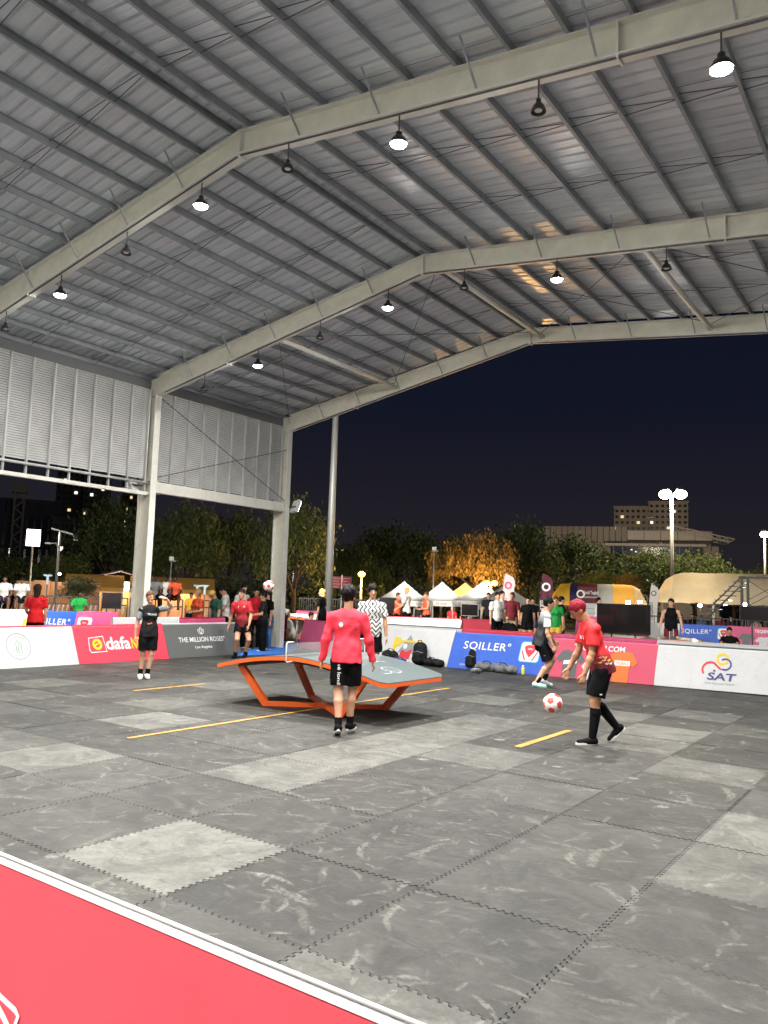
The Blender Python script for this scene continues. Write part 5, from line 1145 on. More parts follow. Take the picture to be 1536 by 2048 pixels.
def vault(lb, x0, x1, D, py_top, py_eave, cols, name='arched_tent', depth=6.0, rnd=1.6, cat='tent'):
    a = at(x0, D, GZ); b = at(x1, D, GZ); L = (b-a).length; zt_ = zat((x0+x1)/2, py_top, D)-GZ; ze = zat((x0+x1)/2, py_eave, D)-GZ
    t = thing(name, lb, cat, a, math.atan2(b.y-a.y, b.x-a.x)); n = 14
    edges = [c[0] for c in cols]+[1.0]
    for i, (f0, m_) in enumerate(cols):
        xs = list(np.linspace(f0*L, edges[i+1]*L-.01, max(3, int((edges[i+1]-f0)*L/.35)))); vs = []; fs = []
        for x in xs:
            e_ = min(x, L-x); k = 1.0 if e_ > rnd else math.sqrt(max(.02, 1-(1-e_/rnd)**2)); sag = 1-.012*abs(math.sin(x*1.7))
            for j in range(n+1):
                th = math.pi*j/n; vs.append((x, depth/2-depth/2*math.cos(th)*(.55+.45*k), ze+(zt_-ze)*k*sag*(math.sin(th)**.75)))
            vs[-(n+1)] = (x, vs[-(n+1)][1], ze-.12-.06*abs(math.sin(x*4)))
        for q in range(len(xs)-1):
            for j in range(n): fs.append((q*(n+1)+j, q*(n+1)+j+1, (q+1)*(n+1)+j+1, (q+1)*(n+1)+j))
        MB().add(vs, fs).build('canvas_section', m_, t, smooth=True)
    for k in range(int(L/3)+1):
        for y in (.1, depth-.1): MB().bar((min(L-.1, .1+k*3), y, 0), (min(L-.1, .1+k*3), y, ze), .06).build('leg', m_gal, t)
    return t, L, ze, zt_
vault('long cream arched tent at the right edge', 1306, 1600, 47, 1143, 1203, [(0, m_cream), (.14, m_cream), (.44, m_cream), (.76, m_cream)])
vc = {n: mat('inflatable_'+n, c, .6, var=.06) for n, c in (('yellow', (.62, .40, .04)), ('navy', (.03, .03, .12)), ('maroon', (.14, .02, .025)), ('grey', (.36, .38, .40)), ('amber', (.66, .38, .08)), ('cream', (.6, .48, .3)))}
for m_ in vc.values(): translucent(m_, .35)
t, L, ze, zt_ = vault('inflatable tent with yellow, navy, maroon and grey sections', 1096, 1296, 44, 1166, 1206, [(0, vc['yellow']), (.22, vc['navy']), (.30, vc['maroon']), (.50, vc['grey']), (.66, vc['amber']), (.87, vc['cream'])], 'inflatable_tent', 4.5, .9)
for sh_ in (ring2(L*.335, ze+.45, .14, .22), flat_text('World Teqball', L*.43, ze+.45, .26, .01, width=.85), flat_text('CHAMPIONSHIPS', L*.43, ze+.25, .12, .0, width=.8)): print2('lettering', sh_, lambda u, v, o: (u, -.306, v), m_pwhite, t, 0)
MB().box((L*.30, -.30, ze-.02), (L*.50, -.262, ze+.85)).build('sign_panel', vc['maroon'], t)
MB().box((L*.30, -.2, .4), (L*.52, -.14, ze-.03)).build('back_wall', m_ppale, t)
for k in range(6): MB().box((L*.31, -.212, .6+k*.25), (L*.50, -.204, .63+k*.25)).build('wall_stripe', m_pgrey, t)
# feather flags
def feather(lb, px, D, py_top, w, mm, letters, lm, z=-.03, lean=.25):
    p = at(px, D, z); H = zat(px, py_top, D)-z; t = thing('feather_flag', lb, 'flag', p, face_cam(p)+math.pi, 'feather flags'); n = 14; ed = []; fl = []
    for k in range(n+1):
        f = k/n; zz = .45+(H-.45)*f; xx = lean*(f**2.2)*w*1.4; ww = w*(1 if f < .8 else math.sqrt(max(0, 1-((f-.8)/.2)**2))); ed.append((xx, zz)); fl.append((xx+ww, zz))
    poly = ed+fl[::-1]
    MB().prism(poly, lambda u, v, o: (u, o+.03*math.sin(u*7+v*2), v), -.004, .004).build('sail', mm, t)
    MB().tube([(0, 0, 0), (0, 0, .5)]+[(x, 0, zz) for x, zz in ed[1:]], .018, 6).build('pole', m_bk, t)
    MB().lathe([(0, .03), (.22, .02), (.24, 0)], 14).build('base', m_bk, t)
    fm = lambda u, v, o: (u, -.012+.03*math.sin(u*7+v*2), v)
    print2('lettering', flat_text(letters, .5*w, H*.46, .30*w/.5, .012, width=.9, rot=math.pi/2), fm, lm, t, 0); print2('flag_emblem', ring2(.62*w, H*.82, .08, .14, n=16), fm, lm, t, 0)
feather('pale pink and white feather flag before the tents', 1002, 30, 1146, .42, mat('flag_pale', (.62, .50, .50), .7), 'teqball', m_bpink)
feather('dark navy and maroon feather flag lettered teqball 2023', 1078, 26, 1146, .36, mat('flag_maroon', (.10, .012, .03), .7), 'World Teqball 2023', m_pwhite)
feather('white feather flag beside the arched tent', 1297, 42, 1168, .40, m_canvas, 'teqball', m_pdark)

# lamps of the surroundings
def light(parent, kind, W, col, loc, size=.1, aim=None, spot=None):
    l = bpy.data.lights.new('bulb', kind); l.energy = W; l.color = col
    if kind == 'POINT': l.shadow_soft_size = size
    if kind == 'SPOT': l.shadow_soft_size = size; l.spot_size = spot or R(120); l.spot_blend = .6
    o = bpy.data.objects.new('bulb', l); COL.objects.link(o); o.parent = parent; o.location = loc
    if aim is not None: o.rotation_euler = Vector(aim).to_track_quat('-Z', 'Y').to_euler()
    return o
m_pole = mat('lamp_pole_grey', (.42, .42, .40), .5, .4); WHITE = (1, .96, .88); SODIUM = (1, .52, .16)
e_white = emat('lamp_white', (1, .97, .9), 60); e_warm = emat('lamp_warm', (1, .86, .6), 45); e_sod = emat('lamp_sodium', (1, .34, .03), 30); e_led = emat('lamp_led_panel', (1, 1, 1), 12)
def lamp_post(lb, px, py, D, m_e, W, col, r=.16, z=GZ, heads=((0, 0),), pr=.06, grp='lit lamp posts', aim=None):
    p = at(px, D, z); hz_ = zat(px, py, D)-z; t = thing('lamp_post', lb, 'lamp post', p, face_cam(p)+math.pi, grp)
    MB().tube([(0, 0, 0), (0, 0, hz_-.1)], [pr*1.4, pr], 8).build('pole', m_pole, t, smooth=True)
    if len(heads) > 1 or heads[0][0]: MB().bar((min(h_[0] for h_ in heads), 0, hz_-.12), (max(h_[0] for h_ in heads), 0, hz_-.12), .05).build('arm', m_pole, t)
    for dx, dz_ in heads:
        MB().lathe([(0, r*.9), (r*.6, r*.8), (r*1.05, .0), (r*.9, -.01)], 12, (dx, .08, hz_+dz_)).build('lamp_cap', m_pole, t, smooth=True)
        MB().sphere((dx, 0, hz_+dz_-r*.2), r, 12, 8, (1, 1, .8)).build('lamp_globe', m_e, t, smooth=True)
        if W: light(t, 'POINT', W, col, (dx, -.5, hz_+dz_-.5), .3)
    return t
lamp_post('tall floodlight mast with two lit lamps', 1344, 986, 75, e_warm, 2200, (1, .85, .6), .55, heads=((-.55, 0), (.75, 0)), pr=.14)
lamp_post('lit lamp at the far right edge', 1531, 1067, 80, e_warm, 1600, (1, .8, .5), .38, pr=.08)
lamp_post('orange sodium lamp behind the patterned jersey player', 722, 1147, 50, e_sod, 800, SODIUM, .22)
lamp_post('pair of orange sodium lamps in front of the amber tree', 981, 1165, 51, e_sod, 2400, SODIUM, .20, heads=((-.24, 0), (.24, 0)))
lamp_post('small pale lamp among the trees', 586, 1131, 62, e_white, 60, WHITE, .12)
# unlit poles
def plain_pole(lb, px, py, D, r0, r1, z=GZ, head=None):
    p = at(px, D, z); h_ = zat(px, py, D)-z; t = thing('pole', lb, 'pole', p, face_cam(p)+math.pi, 'plain poles'); MB().tube([(0, 0, 0), (0, 0, h_)], [r0, r1], 10).build('shaft', m_pole, t, smooth=True); MB().lathe([(r0*2.2, 0), (r0*2.2, .05), (0, .05)], 10).build('base_plate', m_pole, t)
    if head: MB().box((-.12, -.1, h_-.02), (.12, .1, h_+.18)).build('lamp_head', m_white_box, t); MB().bar((-.1, 0, h_*.98), (.25, 0, h_*.99), .03).build('arm', m_pole, t)
    return t
plain_pole('tall grey mast rising past the end rafter', 657, 560, 34, .19, .09)
plain_pole('thin pale pole in front of the amber tree', 866, 1100, 45, .05, .035, head=True)
plain_pole('thin pole left of the end column', 340, 1120, 44, .05, .035, head=True)
# solar street lamp
p = at(113, 44, GZ); h_ = zat(113, 1063, 44)-GZ; t = thing('solar_street_lamp', 'solar street lamp with flat panel behind the crowd barriers', 'lamp post', p, face_cam(p)+math.pi)
MB().tube([(0, 0, 0), (0, 0, h_)], [.08, .05], 8).build('pole', m_pole, t); MB().box((-.55, -.4, -.02), (.55, .4, .02), Matrix.Translation((.1, 0, h_+.02)) @ Matrix.Rotation(R(14), 4, 'Y')).build('solar_panel', mat('solar_panel', (.25, .26, .27), .3), t); MB().tube([(0, 0, h_-.9), (-.15, 0, h_-.6), (-.5, 0, h_-.62)], .03, 6).build('arm', m_pole, t); MB().box((-.68, -.08, h_-.66), (-.42, .08, h_-.58)).build('lamp_head', m_white_box, t)
# bright LED panel on a post
p = at(60, 46, GZ); zc = zat(58, 1075, 46)-GZ; t = thing('led_panel_lamp', 'glaring white rectangular LED panel on a thin post', 'lamp post', p, face_cam(p)+math.pi)
MB().tube([(0, 0, 0), (0, 0, zc-.45)], .05, 8).build('pole', m_pole, t); MB().box((-.36, .0, zc-.46), (.36, .1, zc+.46)).build('casing', m_pole, t); MB().box((-.33, -.012, zc-.43), (.33, -.002, zc+.43)).build('led_face', e_led, t); light(t, 'SPOT', 900, WHITE, (0, -.15, zc), .3, (0.2, -1, -.35), R(150))
# T-shaped signs
m_ice = mat('pale_blue_sign', (.35, .55, .65), .5)
for px, D, lb in ((95, 33, 'pale blue T-shaped stand behind the girl in red'), (410, 33, 'pale blue T-shaped stand beside the end column'), (395, 34, 'pale blue T-shaped stand left of the other near the orange tee')):
    p = at(px, D, -.03); zz = zat(px, 1149 if px < 200 else 1170, D)+.03; t = thing('tee_stand', lb, 'stand', p, face_cam(p)+math.pi, 'pale T-shaped stands'); MB().bar((0, 0, 0), (0, 0, zz-.38), .04).build('post', m_bk, t)
    MB().add([(-.16, 0, zz), (.16, 0, zz), (.16, 0, zz-.05), (.05, 0, zz-.08), (.03, 0, zz-.4), (-.03, 0, zz-.4), (-.05, 0, zz-.08), (-.16, 0, zz-.05)]+[(x, .05, z_) for x, z_ in ((-.16, zz), (.16, zz), (.16, zz-.05), (.05, zz-.08), (.03, zz-.4), (-.03, zz-.4), (-.05, zz-.08), (-.16, zz-.05))], [tuple(range(8)), tuple(reversed(range(8, 16)))]+[(i, (i+1) % 8, 8+(i+1) % 8, 8+i) for i in range(8)]).build('tee_head', m_ice, t)
# work lamps under the tents
def work_lamp(lb, px, py, D, W=60, r=.07, warm=False):
    p = at(px, D, -.03 if D < 40 else GZ); zz = zat(px, py, D)-p.z; t = thing('work_lamp', lb, 'lamp', p, face_cam(p)+math.pi, 'small work lamps'); MB().tube([(0, 0, 0), (0, 0, zz-.06)], .02, 6).build('stand', m_bk, t)
    MB().box((-r*1.5, .01, zz-r), (r*1.5, .08, zz+r)).build('casing', m_bk, t); MB().box((-r*1.4, -.004, zz-r*.9), (r*1.4, .008, zz+r*.9)).build('led_face', e_white, t); light(t, 'POINT', W, WHITE if not warm else (1, .8, .5), (0, -.2, zz+.05), .1)
work_lamp('work lamp above the left corner of the large screen', 1256, 1205, 39.5, 130); work_lamp('work lamp above the right corner of the large screen', 1280, 1204, 39.5, 130); work_lamp('work lamp by the screen at the right edge', 1490, 1209, 40, 200)
work_lamp('work lamp inside the leftmost white tent', 815, 1201, 43, 260); work_lamp('work lamp inside the second white tent', 884, 1203, 43.5, 260); work_lamp('work lamp inside the third white tent', 965, 1201, 43, 260); work_lamp('work lamp under the cream arched tent', 1400, 1211, 49, 420, warm=True); work_lamp('work lamp inside the inflatable tent', 1245, 1210, 46, 300, warm=True)
# tables with cloths and crates inside the tents
for px, D, c, lb in ((850, 44, 'red', 'red cloth table below the second tent'), (905, 44, 'orange', 'orange cloth table below the tents'), (1300, 48, 'maroon', 'maroon cloth table at the arched tent'), (1380, 48.5, 'charcoal', 'dark cloth table under the arched tent'), (1430, 48, 'maroon', 'maroon cloth table behind the stair frame'), (1500, 48.5, 'khaki', 'khaki cloth table at the right edge')):
    p = at(px, D, GZ); t = thing('folding_table', lb, 'table', p, face_cam(p), 'cloth covered tables in the tents'); o = MB().box((-.9, -.35, .72), (.9, .35, .76)).build('table_top', m_ppale, t)
    MB().box((-.92, -.37, .1), (.92, .37, .718)).build('cloth', CL[c], t)
    for k in range(3): MB().box((-.7+k*.5, -.2, .762), (-.4+k*.5, .15, .95+.1*(k % 2))).build('box', m_pdark if k % 2 else m_ppale, t)
g5 = 'people under the far tents'
for k, (px, c, h_) in enumerate(((1362, 'navy', 1.7), (1385, 'black', 1.75), (1402, 'jeans', 1.68), (1440, 'maroon', 1.72), (1462, 'charcoal', 1.7), (1512, 'khaki', 1.7))):
    bgp(['person in navy left of the tank-top player under the tent', 'person in black under the arched tent', 'person in blue top under the arched tent', 'person in maroon behind the stair frame', 'person in charcoal behind the stair frame', 'person in khaki under the tent at the right edge'][k], px, 45.5, None, h_, GZ, top=('tee', c), bottom=('trousers', 'black'), sk='b', group=g5, vox=.035, hair=('black', 'short'))
for k, (px, c) in enumerate(((835, 'charcoal'), (905, 'cherry'), (930, 'black'), (1040, 'charcoal'))):
    bgp(['person in charcoal inside the leftmost tent', 'person in crimson inside the second tent', 'person in black inside the third tent', 'person in charcoal inside the right tent'][k], px, 44.3, None, 1.7, GZ, top=('tee', c), bottom=('trousers', 'black'), sk='b', group=g5, vox=.035, hair=('black', 'short'))
# red notice boards
p = at(683, 44, GZ); t = thing('notice_board', 'pair of red notice panels on a post behind the pole', 'sign', p, face_cam(p)+math.pi); za = zat(683, 1153, 44)-GZ; zb2 = zat(683, 1177, 44)-GZ
MB().bar((0, .03, 0), (0, .03, za+.1), .06).build('post', m_gal, t)
for x0, x1 in ((-.55, -.03), (.03, .55)):
    q = MB().box((x0, -.02, zb2), (x1, .0, za)).build('panel', mat('notice_red', (.5, .06, .07), .6), t)
    for k in range(4): MB().box((x0+.05, -.024, za-.12-k*.16), (x1-.08-.05*(k % 2), -.021, za-.09-k*.16)).build('text_line', m_ppale, q)
# food stall and hoarding at the left
m_yell = mat('stall_yellow', (.60, .34, .07), .7, var=.1); m_peach = mat('hoarding_peach', (.55, .30, .18), .8, var=.12, vscale=1.2); m_rfb = mat('stall_roof', (.16, .11, .09), .7)
p = at(250, 49, GZ); t = thing('food_stall', 'lit yellow food stall with brown gable roof behind the column', 'stall', p, face_cam(p)+math.pi)
k = 49/FPX; zt_ = zat(250, 1143, 49)-GZ; ze = zat(250, 1163, 49)-GZ
MB().box((-2.1, 1.8, 0), (1.6, 1.9, ze)).build('back_wall', m_yell, t); MB().box((-2.1, .0, 0), (1.6, .1, 1.0)).build('counter', m_yell, t)
for x in (-2.1, 1.5): MB().box((x, .1, 0), (x+.1, 1.8, ze)).build('side_wall', m_peach, t)
for s_ in (-1, 1): MB().add([(-.3, -.4, zt_), (-.3, 2.3, zt_), (-.3+s_*2.4, 2.3, ze-.05), (-.3+s_*2.4, -.4, ze-.05), (-.3, -.4, zt_+.08), (-.3, 2.3, zt_+.08), (-.3+s_*2.4, 2.3, ze+.03), (-.3+s_*2.4, -.4, ze+.03)], [(0, 1, 2, 3), (7, 6, 5, 4), (0, 4, 5, 1), (1, 5, 6, 2), (2, 6, 7, 3), (3, 7, 4, 0)]).build('roof_slope', m_rfb, t)
for x in (-.9, -.2, .5): MB().box((x, -.05, ze-.5), (x+.5, .02, ze-.1)).build('light_box', e_led, t)
light(t, 'POINT', 260, (1, .9, .7), (-.3, .9, ze-.3), .2)
for px, D, w_, lb in ((330, 48, 2.0, 'yellow lit awning right of the steel column'), (375, 48, 1.6, 'yellow lit awning beside the three seated people'), (190, 47.5, 1.6, 'yellow lit awning left of the steel column')):
    p = at(px, D, GZ); t = thing('market_awning', lb, 'awning', p, face_cam(p)+math.pi, 'yellow lit awnings'); MB().add([(-w_, 0, 2.1), (w_, 0, 2.1), (w_, 1.6, 2.8), (-w_, 1.6, 2.8), (-w_, 0, 1.85), (w_, 0, 1.85)], [(0, 1, 2, 3), (0, 4, 5, 1)]).build('canvas', m_yell, t); MB().box((-w_, 1.55, 0), (w_, 1.62, 2.75)).build('back_wall', m_peach, t)
    for s_ in (-1, 1): MB().bar((s_*w_*.97, .02, 0), (s_*w_*.97, .02, 2.1), .05).build('leg', m_gal, t)
    light(t, 'POINT', 90, (1, .75, .4), (0, .8, 1.9), .2); MB().sphere((0, .8, 1.95), .06).build('lamp_globe', e_warm, t)
p = at(118, 46.5, GZ); t = thing('hoarding', 'peach coloured hoarding behind the crowd barriers', 'wall', p, face_cam(p)+math.pi)
for k in range(5): MB().box((-2.1+k*.85, 0, 0), (-2.1+k*.85+.83, .08, zat(118, 1164, 46.5)-GZ+.06*(k % 2))).build('panel', m_peach, t)
light(t, 'POINT', 120, (1, .75, .45), (0, -1.5, 2.6), .2); MB().sphere((0, -.1, 2.75), .07).build('lamp_globe', e_warm, t); MB().bar((0, 0, 2.75), (0, -.1, 2.75), .03).build('lamp_arm', m_gal, t)

# ================================================================== trees
def leaf_mat(n, c, c2):
    m = bpy.data.materials.new(n); m.use_nodes = True; nt = m.node_tree; b = nt.nodes['Principled BSDF']; b.inputs['Roughness'].default_value = .55; b.inputs['Specular IOR Level'].default_value = .3
    g_ = nt.nodes.new('ShaderNodeNewGeometry'); n1 = nt.nodes.new('ShaderNodeTexNoise'); n1.inputs['Scale'].default_value = 1.1; n1.inputs['Detail'].default_value = 3; nt.links.new(g_.outputs['Position'], n1.inputs[0])
    ad_ = nt.nodes.new('ShaderNodeMath'); ad_.operation = 'MULTIPLY_ADD'; nt.links.new(g_.outputs['Random Per Island'], ad_.inputs[0]); ad_.inputs[1].default_value = .5; nt.links.new(n1.outputs[0], ad_.inputs[2])
    mr = nt.nodes.new('ShaderNodeMapRange'); mr.inputs[1].default_value = .45; mr.inputs[2].default_value = 1.0; nt.links.new(ad_.outputs[0], mr.inputs[0])
    mx = nt.nodes.new('ShaderNodeMix'); mx.data_type = 'RGBA'; nt.links.new(mr.outputs[0], mx.inputs[0]); mx.inputs[6].default_value = (*c, 1); mx.inputs[7].default_value = (*c2, 1); nt.links.new(mx.outputs[2], b.inputs['Base Color'])
    b.inputs['Transmission Weight'].default_value = 0; return m
lm_g = leaf_mat('leaf_green', (.045, .075, .02), (.13, .16, .045)); lm_d = leaf_mat('leaf_dark', (.035, .06, .018), (.10, .125, .038)); lm_a = leaf_mat('leaf_sodium_tint', (.11, .085, .02), (.24, .16, .04))  # lm_a: warm sodium lamp light is put into the leaf colour
m_bark = mat('bark', (.07, .05, .035), .9, var=.3, vscale=6, bump=.5, bscale=20)
def crown_mesh(seed, nclump, nleaf, size, weep=False, tall=1.0):
    r = np.random.default_rng(seed); V = []; F = []
    lobes = r.normal(size=(7, 3)); lobes /= np.linalg.norm(lobes, axis=1)[:, None]
    for c in range(nclump):
        d = r.normal(size=3); d /= np.linalg.norm(d); d[2] = abs(d[2])*1.0-.35*(r.random() < .5); lob = .78+.22*max(0, (lobes@d).max())**3; rad = lob*(.55+.45*r.random()**.5)
        cen = d*rad*np.array([1, 1, .85*tall]); cs = .10+.10*r.random(); col_n = nleaf
        if weep:
            cen = d*rad*np.array([1, 1, .8]); cen[2] += .1
        for k in range(col_n):
            off = r.normal(size=3)*cs*np.array([1, 1, .65])
            if weep: off = r.normal(size=3)*np.array([.05, .05, .0]); off[2] = -r.random()*.42
            p = cen+off; u = r.normal(size=3); u /= np.linalg.norm(u); w = r.normal(size=3)
            if weep: u = np.array([.25*r.normal(), .25*r.normal(), -1.0]); u /= np.linalg.norm(u)
            w -= u*(w@u); w /= np.linalg.norm(w); l = size*(.7+.6*r.random()); b = l*(.42 if not weep else .26)
            n = len(V); V += [p-u*l, p+w*b, p+u*l, p-w*b]; F.append((n, n+1, n+2, n+3))
    me = bpy.data.meshes.new('crown'); me.from_pydata([tuple(v) for v in V], [], F); return me
CR = {}
for key, a in dict(a=(1, 62, 85, .045), b=(2, 75, 75, .042), c=(3, 50, 90, .05), w=(4, 230, 46, .036, True)).items(): CR[key] = crown_mesh(*a)
def tree(lb, px, D, py_top, hw, kind='a', lm=None, py_bot=None, grp='trees behind the ground', z=GZ, trunk=True, name='tree'):
    p = at(px, D, z); zt_ = zat(px, py_top, D)-z; R_ = hw*D/FPX; zl = max(.25*zt_, 1.2) if py_bot is None else zat(px, py_bot, D)-z; hh = (zt_-zl)
    t = thing(name, lb, 'tree', p, (px*1.7) % 6.28, grp); me = CR[kind]; key = kind+(lm or lm_g).name
    if key not in CR: m2 = me.copy(); m2.materials.clear(); m2.materials.append(lm or lm_g); CR[key] = m2
    o = bpy.data.objects.new('crown', CR[key]); COL.objects.link(o); o.parent = t; o.location = (0, 0, zl+hh*.38); o.scale = (R_*1.05, R_*1.05, hh*.70)
    b = MB(); th = zl+hh*.35; r0 = max(.09, R_*.055); b.tube([(0, 0, 0), (.1*r0, .2*r0, th*.5), (.5*r0, -.3*r0, th)], [r0*1.3, r0, r0*.6], 8)
    for k in range(6):
        a = k*1.05+px; s0 = .45+.08*k; b.tube([(0, 0, th*s0), (R_*.3*math.cos(a), R_*.3*math.sin(a), th*s0+hh*.2), (R_*.65*math.cos(a), R_*.65*math.sin(a), th*s0+hh*.38)], [r0*.55, r0*.35, r0*.12], 6)
    b.build('trunk', m_bark, t, smooth=True)
T = tree
T('dark tree behind the louvre bay, left of the nearer column', 215, 62, 985, 78, 'b', lm_d); T('dark leafy tree right of the nearer column', 372, 57, 1005, 75, 'a', lm_g); T('dark tree between the two columns', 455, 66, 1010, 70, 'c', lm_d); T('bright green tree at the end column', 588, 50, 984, 78, 'b', lm_g)
T('bushy tree at the left edge', 20, 60, 1105, 62, 'a', lm_d); T('low tree behind the solar street lamp', 120, 58, 1095, 55, 'c', lm_g); T('dark bush in front of the yellow stall', 160, 44, 1148, 34, 'b', lm_d, 1205); T('sparse tree behind the green tee', 290, 60, 1060, 52, 'a', lm_d)
T('dark tree right of the tall mast', 705, 72, 1082, 58, 'a', lm_d); T('broad dark tree left of the amber tree', 792, 78, 1038, 88, 'b', lm_d); T('small dark tree between mast and amber tree', 745, 62, 1120, 45, 'c', lm_g)
T('weeping amber lit tree above the tents', 952, 56, 1054, 98, 'w', lm_a, 1178); T('tall green tree right of the amber tree', 1058, 68, 1042, 72, 'a', lm_g); T('dark tree left of the stadium building', 1140, 78, 1058, 75, 'b', lm_d); T('dark tree in front of the stadium building', 1222, 82, 1085, 70, 'c', lm_d)
T('small round tree above the maroon tent section', 1205, 58, 1138, 42, 'b', lm_g, 1185); T('small warm lit bush above the amber tent section', 1258, 57, 1147, 26, 'a', lm_a, 1182); T('dark tree left of the floodlight mast', 1300, 80, 1095, 62, 'a', lm_d); T('green tree right of the floodlight mast', 1390, 82, 1093, 66, 'b', lm_g)
T('low tree line end at the right', 1468, 86, 1132, 52, 'c', lm_g); T('lowest tree at the right edge', 1535, 88, 1136, 46, 'a', lm_d); T('tree behind the orange sodium lamp', 660, 64, 1108, 48, 'b', lm_d); T('dark tree behind the tent row', 880, 84, 1062, 66, 'c', lm_d); T('dark tree behind the amber tree', 1000, 88, 1062, 70, 'a', lm_d)
# clipped hedge
def hedge(lb, p0, p1, D, py):
    a = at(p0, D, GZ); b = at(p1, D, GZ); L = (b-a).length; zt_ = zat((p0+p1)/2, py, D)-GZ; t = thing('hedge', lb, 'hedge', a, math.atan2(b.y-a.y, b.x-a.x), 'hedges'); r = np.random.default_rng(int(p0)+105); V = []; F = []
    for k in range(int(L*230)):
        pt = np.array([r.random()*L, (r.random()-.5)*1.0, r.random()*zt_*(1+.05*math.sin(k))]); u = r.normal(size=3); u /= np.linalg.norm(u); w = r.normal(size=3); w -= u*(w@u); w /= np.linalg.norm(w); n = len(V); V += [pt-u*.16, pt+w*.09, pt+u*.16, pt-w*.09]; F.append((n, n+1, n+2, n+3))
    me = bpy.data.meshes.new('foliage'); me.from_pydata([tuple(v) for v in V], [], F); link('foliage', me, lm_d, t)
hedge('dark hedge behind the fence and mast', 555, 770, 54, 1168); hedge('dark hedge behind the left barriers', -20, 160, 56, 1150); hedge('dark hedge behind the tents', 780, 1100, 64, 1165); hedge('dark hedge right of the inflatable tent', 1100, 1320, 66, 1160); hedge('dark hedge behind the three seated people', 300, 555, 58, 1155)

# ================================================================== far buildings
m_conc = mat('far_concrete', (.30, .26, .22), .8, var=.12, vscale=.15); m_conc_d = mat('far_concrete_dark', (.13, .125, .13), .85, var=.15, vscale=.2); m_win = mat('window_dark', (.012, .014, .02), .15); m_bgl = mat('blue_glass', (.02, .03, .08), .15)
e_win = emat('window_lit', (1, .75, .42), 1.1); e_win2 = emat('window_lit_white', (1, .95, .85), 1.6)
def block(lb, x0, x1, py_top, D, m_, rows, cols, lit=(), name='apartment_tower', wsz=(.55, .45), z=GZ, rz=0.0, depth=14, zlow=None):
    p = at((x0+x1)/2, D, z); k = D/FPX; w = (x1-x0)*k; h_ = zat((x0+x1)/2, py_top, D)-z; t = thing(name, lb, 'building', p, face_cam(p)+math.pi+rz)
    MB().box((-w/2, 0, 0), (w/2, depth, h_)).build('wall', m_, t); MB().box((-w/2-.2, -.2, h_), (w/2+.2, depth+.2, h_+.5)).build('parapet', m_, t)
    z0 = zlow if zlow is not None else h_*.35; dz_ = (h_-z0)/rows; dx = w/cols
    for r in range(rows):
        for c in range(cols):
            x = -w/2+dx*(c+.5); zz = z0+dz_*(r+.25); e_ = (r, c) in lit
            f = MB().box((x-dx*wsz[0]/2, -.05, zz), (x+dx*wsz[0]/2, .02, zz+dz_*wsz[1])).build('window', (e_win if (r+c) % 3 else e_win2) if e_ else m_win, t)
        MB().box((-w/2-.1, -.35, z0+dz_*(r+.05)), (w/2+.1, -.002, z0+dz_*(r+.13))).build('floor_ledge', m_, t)
    return t, w, h_
block('pale apartment block above the stadium roof, left wing', 1231, 1300, 1016, 210, m_conc, 6, 7, {(4, 1), (3, 4), (1, 5), (2, 0)}, zlow=17)
block('pale apartment block above the stadium roof, right wing', 1302, 1372, 1006, 205, m_conc, 7, 7, {(2, 3), (1, 0), (3, 0), (5, 4)}, zlow=17)
block('dark tower behind the louvre screen with lit windows', 103, 152, 930, 175, m_conc_d, 14, 5, {(3, 1), (6, 2), (9, 3), (2, 4), (11, 1)}, zlow=9)
block('dark stepped tower behind the trees left of the column', 158, 206, 945, 168, m_conc_d, 12, 5, {(2, 2), (4, 3), (8, 1), (9, 3), (5, 0)}, zlow=9)
block('low dark blue building at the left edge', -10, 100, 1004, 135, mat('far_blue_wall', (.05, .055, .09), .7), 5, 9, {(1, 2)}, 'office_building', (.3, .8), zlow=2)
block('grey office block behind the low trees', 100, 160, 1040, 130, m_conc_d, 5, 5, {(2, 1), (3, 3)}, 'office_building', (.7, .4), zlow=3)
block('tall tower peeking past the column with a lit stair', 232, 262, 940, 190, m_conc_d, 14, 4, {(3, 1), (4, 1), (5, 1), (6, 1), (7, 1), (9, 2)}, zlow=9)
# lattice mast
p = at(26, 120, GZ); zt_ = zat(26, 985, 120)-GZ; t = thing('lattice_mast', 'pale lattice mast at the left edge', 'mast', p, face_cam(p))
for sx, sy in ((-1, -1), (1, -1), (1, 1), (-1, 1)): MB().bar((sx*.6, sy*.6, 0), (sx*.6, sy*.6, zt_), .22).build('leg', m_conc, t)
for k in range(14):
    z0 = zt_*k/14; z1 = zt_*(k+1)/14
    for sy in (-1, 1): MB().bar((-.6*(1 if k % 2 else -1), sy*.6, z0), (.6*(1 if k % 2 else -1), sy*.6, z1), .14).build('brace', m_conc, t)
MB().box((-1, -1, zt_), (1, 1, zt_+1.2)).build('head', m_conc, t)
p = at(1300, 128, 14); t = thing('roof_fill_light', 'added fill light on the stadium roof turned to the apartment block', 'flood lamp', p, face_cam(p)); MB().box((-.4, -.15, .5), (.4, .15, 1.1)).build('casing', m_pole, t); MB().bar((0, 0, -4), (0, 0, .5), .12).build('post', m_pole, t); light(t, 'SPOT', 60000, (1, .82, .6), (0, -.6, .9), .5, (0, -1, .12), R(150))  # unseen lamp added to brighten the apartment block
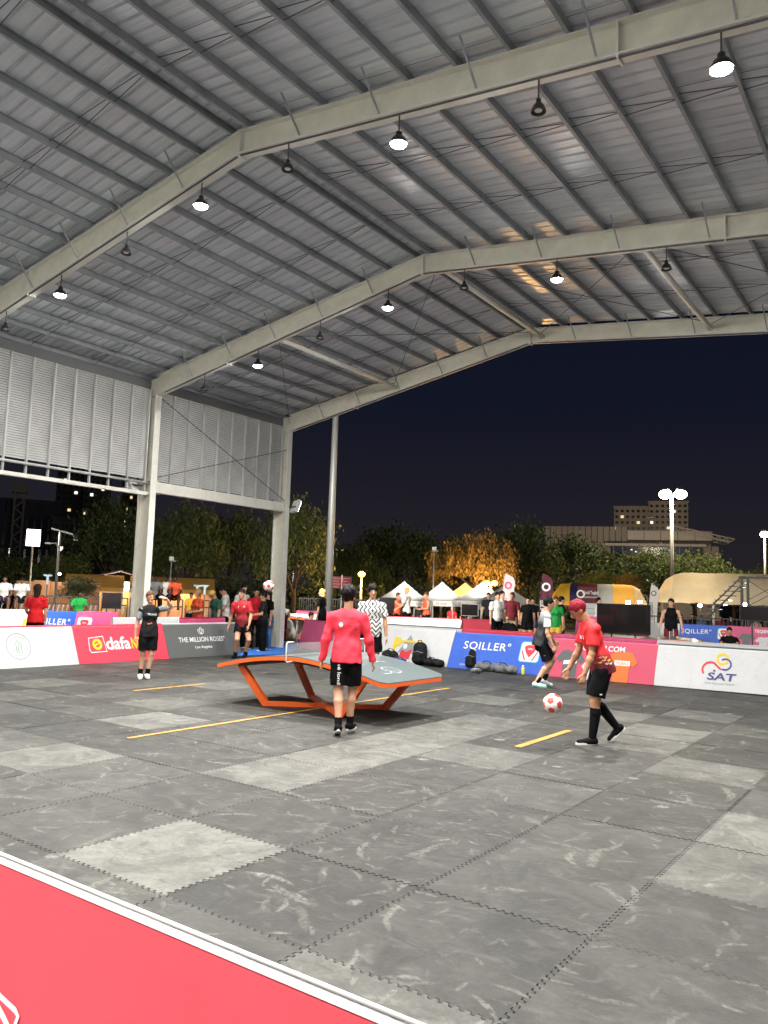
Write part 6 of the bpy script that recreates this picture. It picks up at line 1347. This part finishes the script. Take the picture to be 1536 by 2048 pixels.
p = at(1250, 95, GZ); t = thing('facade_fill_light', 'added fill light behind the trees turned to the stadium front', 'flood lamp', p, face_cam(p)); MB().box((-.3, -.12, 1.6), (.3, .12, 2.1)).build('casing', m_pole, t); MB().bar((0, 0, 0), (0, 0, 1.6), .1).build('post', m_pole, t); light(t, 'SPOT', 5500, (1, .85, .66), (0, -.5, 1.9), .4, (0, -1, .55), R(150))  # hidden lamp added so the stadium front is not too dark
# stadium with roof truss
D = 115; a = at(1100, D, GZ); t = thing('stadium', 'beige stadium building with steel roof truss behind the trees', 'building', at(1270, D, GZ), face_cam(at(1270, D))+math.pi)
k = D/FPX; X = lambda px: (px-1270)*k; Z = lambda py, px=1300: zat(px, py, D)-GZ
MB().box((X(1100), 1.0, 0), (X(1405), 30, Z(1062))).build('wall', m_conc, t)
npan = 14
for i in range(npan):
    x0 = X(1100)+(X(1256)-X(1100))*i/npan; x1 = X(1100)+(X(1256)-X(1100))*(i+1)/npan; MB().box((x0+.04, -.2, Z(1086)), (x1-.04, .9, Z(1054))).build('parapet_panel', m_conc, t)
fas = mat('fascia_pale', (.5, .44, .38), .7)
for i in range(5):
    x0 = X(1256)+(X(1405)-X(1256))*i/5; x1 = X(1256)+(X(1405)-X(1256))*(i+1)/5; MB().box((x0+.03, -1.4, Z(1081)), (x1-.03, .8, Z(1063))).build('fascia_panel', fas, t)
MB().box((X(1215), -1.0, Z(1093)), (X(1395), .9, Z(1088))).build('ledge', fas, t); MB().box((X(1225), -.1, Z(1112)), (X(1385), .95, Z(1093.5))).build('glass_band', m_bgl, t)
for i in range(9): MB().box((X(1230+i*17), -.16, Z(1111)), (X(1231+i*17), -.105, Z(1094))).build('window_mullion', m_pgrey, t)
for i, (px, py) in enumerate(((1262, 1099), (1270, 1103), (1296, 1098), (1330, 1100))): MB().box((X(px), -.17, Z(py+2)), (X(px+3), -.12, Z(py))).build('lit_window', e_win2, t)
MB().box((X(1255), -.6, Z(1130)), (X(1380), .9, Z(1113))).build('lower_wall', fas, t); MB().box((X(1405), -1, 0), (X(1416), 6, Z(1092))).build('pier', m_conc, t)
tr = mat('truss_steel', (.42, .36, .31), .6)
pt = [(X(1336+i*13), Z(1055+i*3.1)) for i in range(9)]; pb = [(X(1345+i*12.2), Z(1066+i*2.8)) for i in range(8)]
for y_ in (-3.0, 1.2):
    for pts in (pt, pb):
        for q0, q1 in zip(pts[:-1], pts[1:]): MB().bar((q0[0], y_, q0[1]), (q1[0], y_, q1[1]), .16).build('truss_chord', tr, t)
    for i in range(8): MB().bar((pt[i][0], y_, pt[i][1]), (pb[i][0], y_, pb[i][1]), .10).build('truss_strut', tr, t); MB().bar((pt[i+1][0], y_, pt[i+1][1]), (pb[i][0], y_, pb[i][1]), .10).build('truss_strut', tr, t)
for i in range(9): MB().bar((pt[i][0], -3.0, pt[i][1]), (pt[i][0], 1.2, pt[i][1]), .10).build('truss_strut', tr, t)
q = at(16, 31.3); ball('white and red ball held by the leftmost seated man', (q.x*.985, q.y*.985, zat(17, 1197, 31)), (.2, .5, .1))
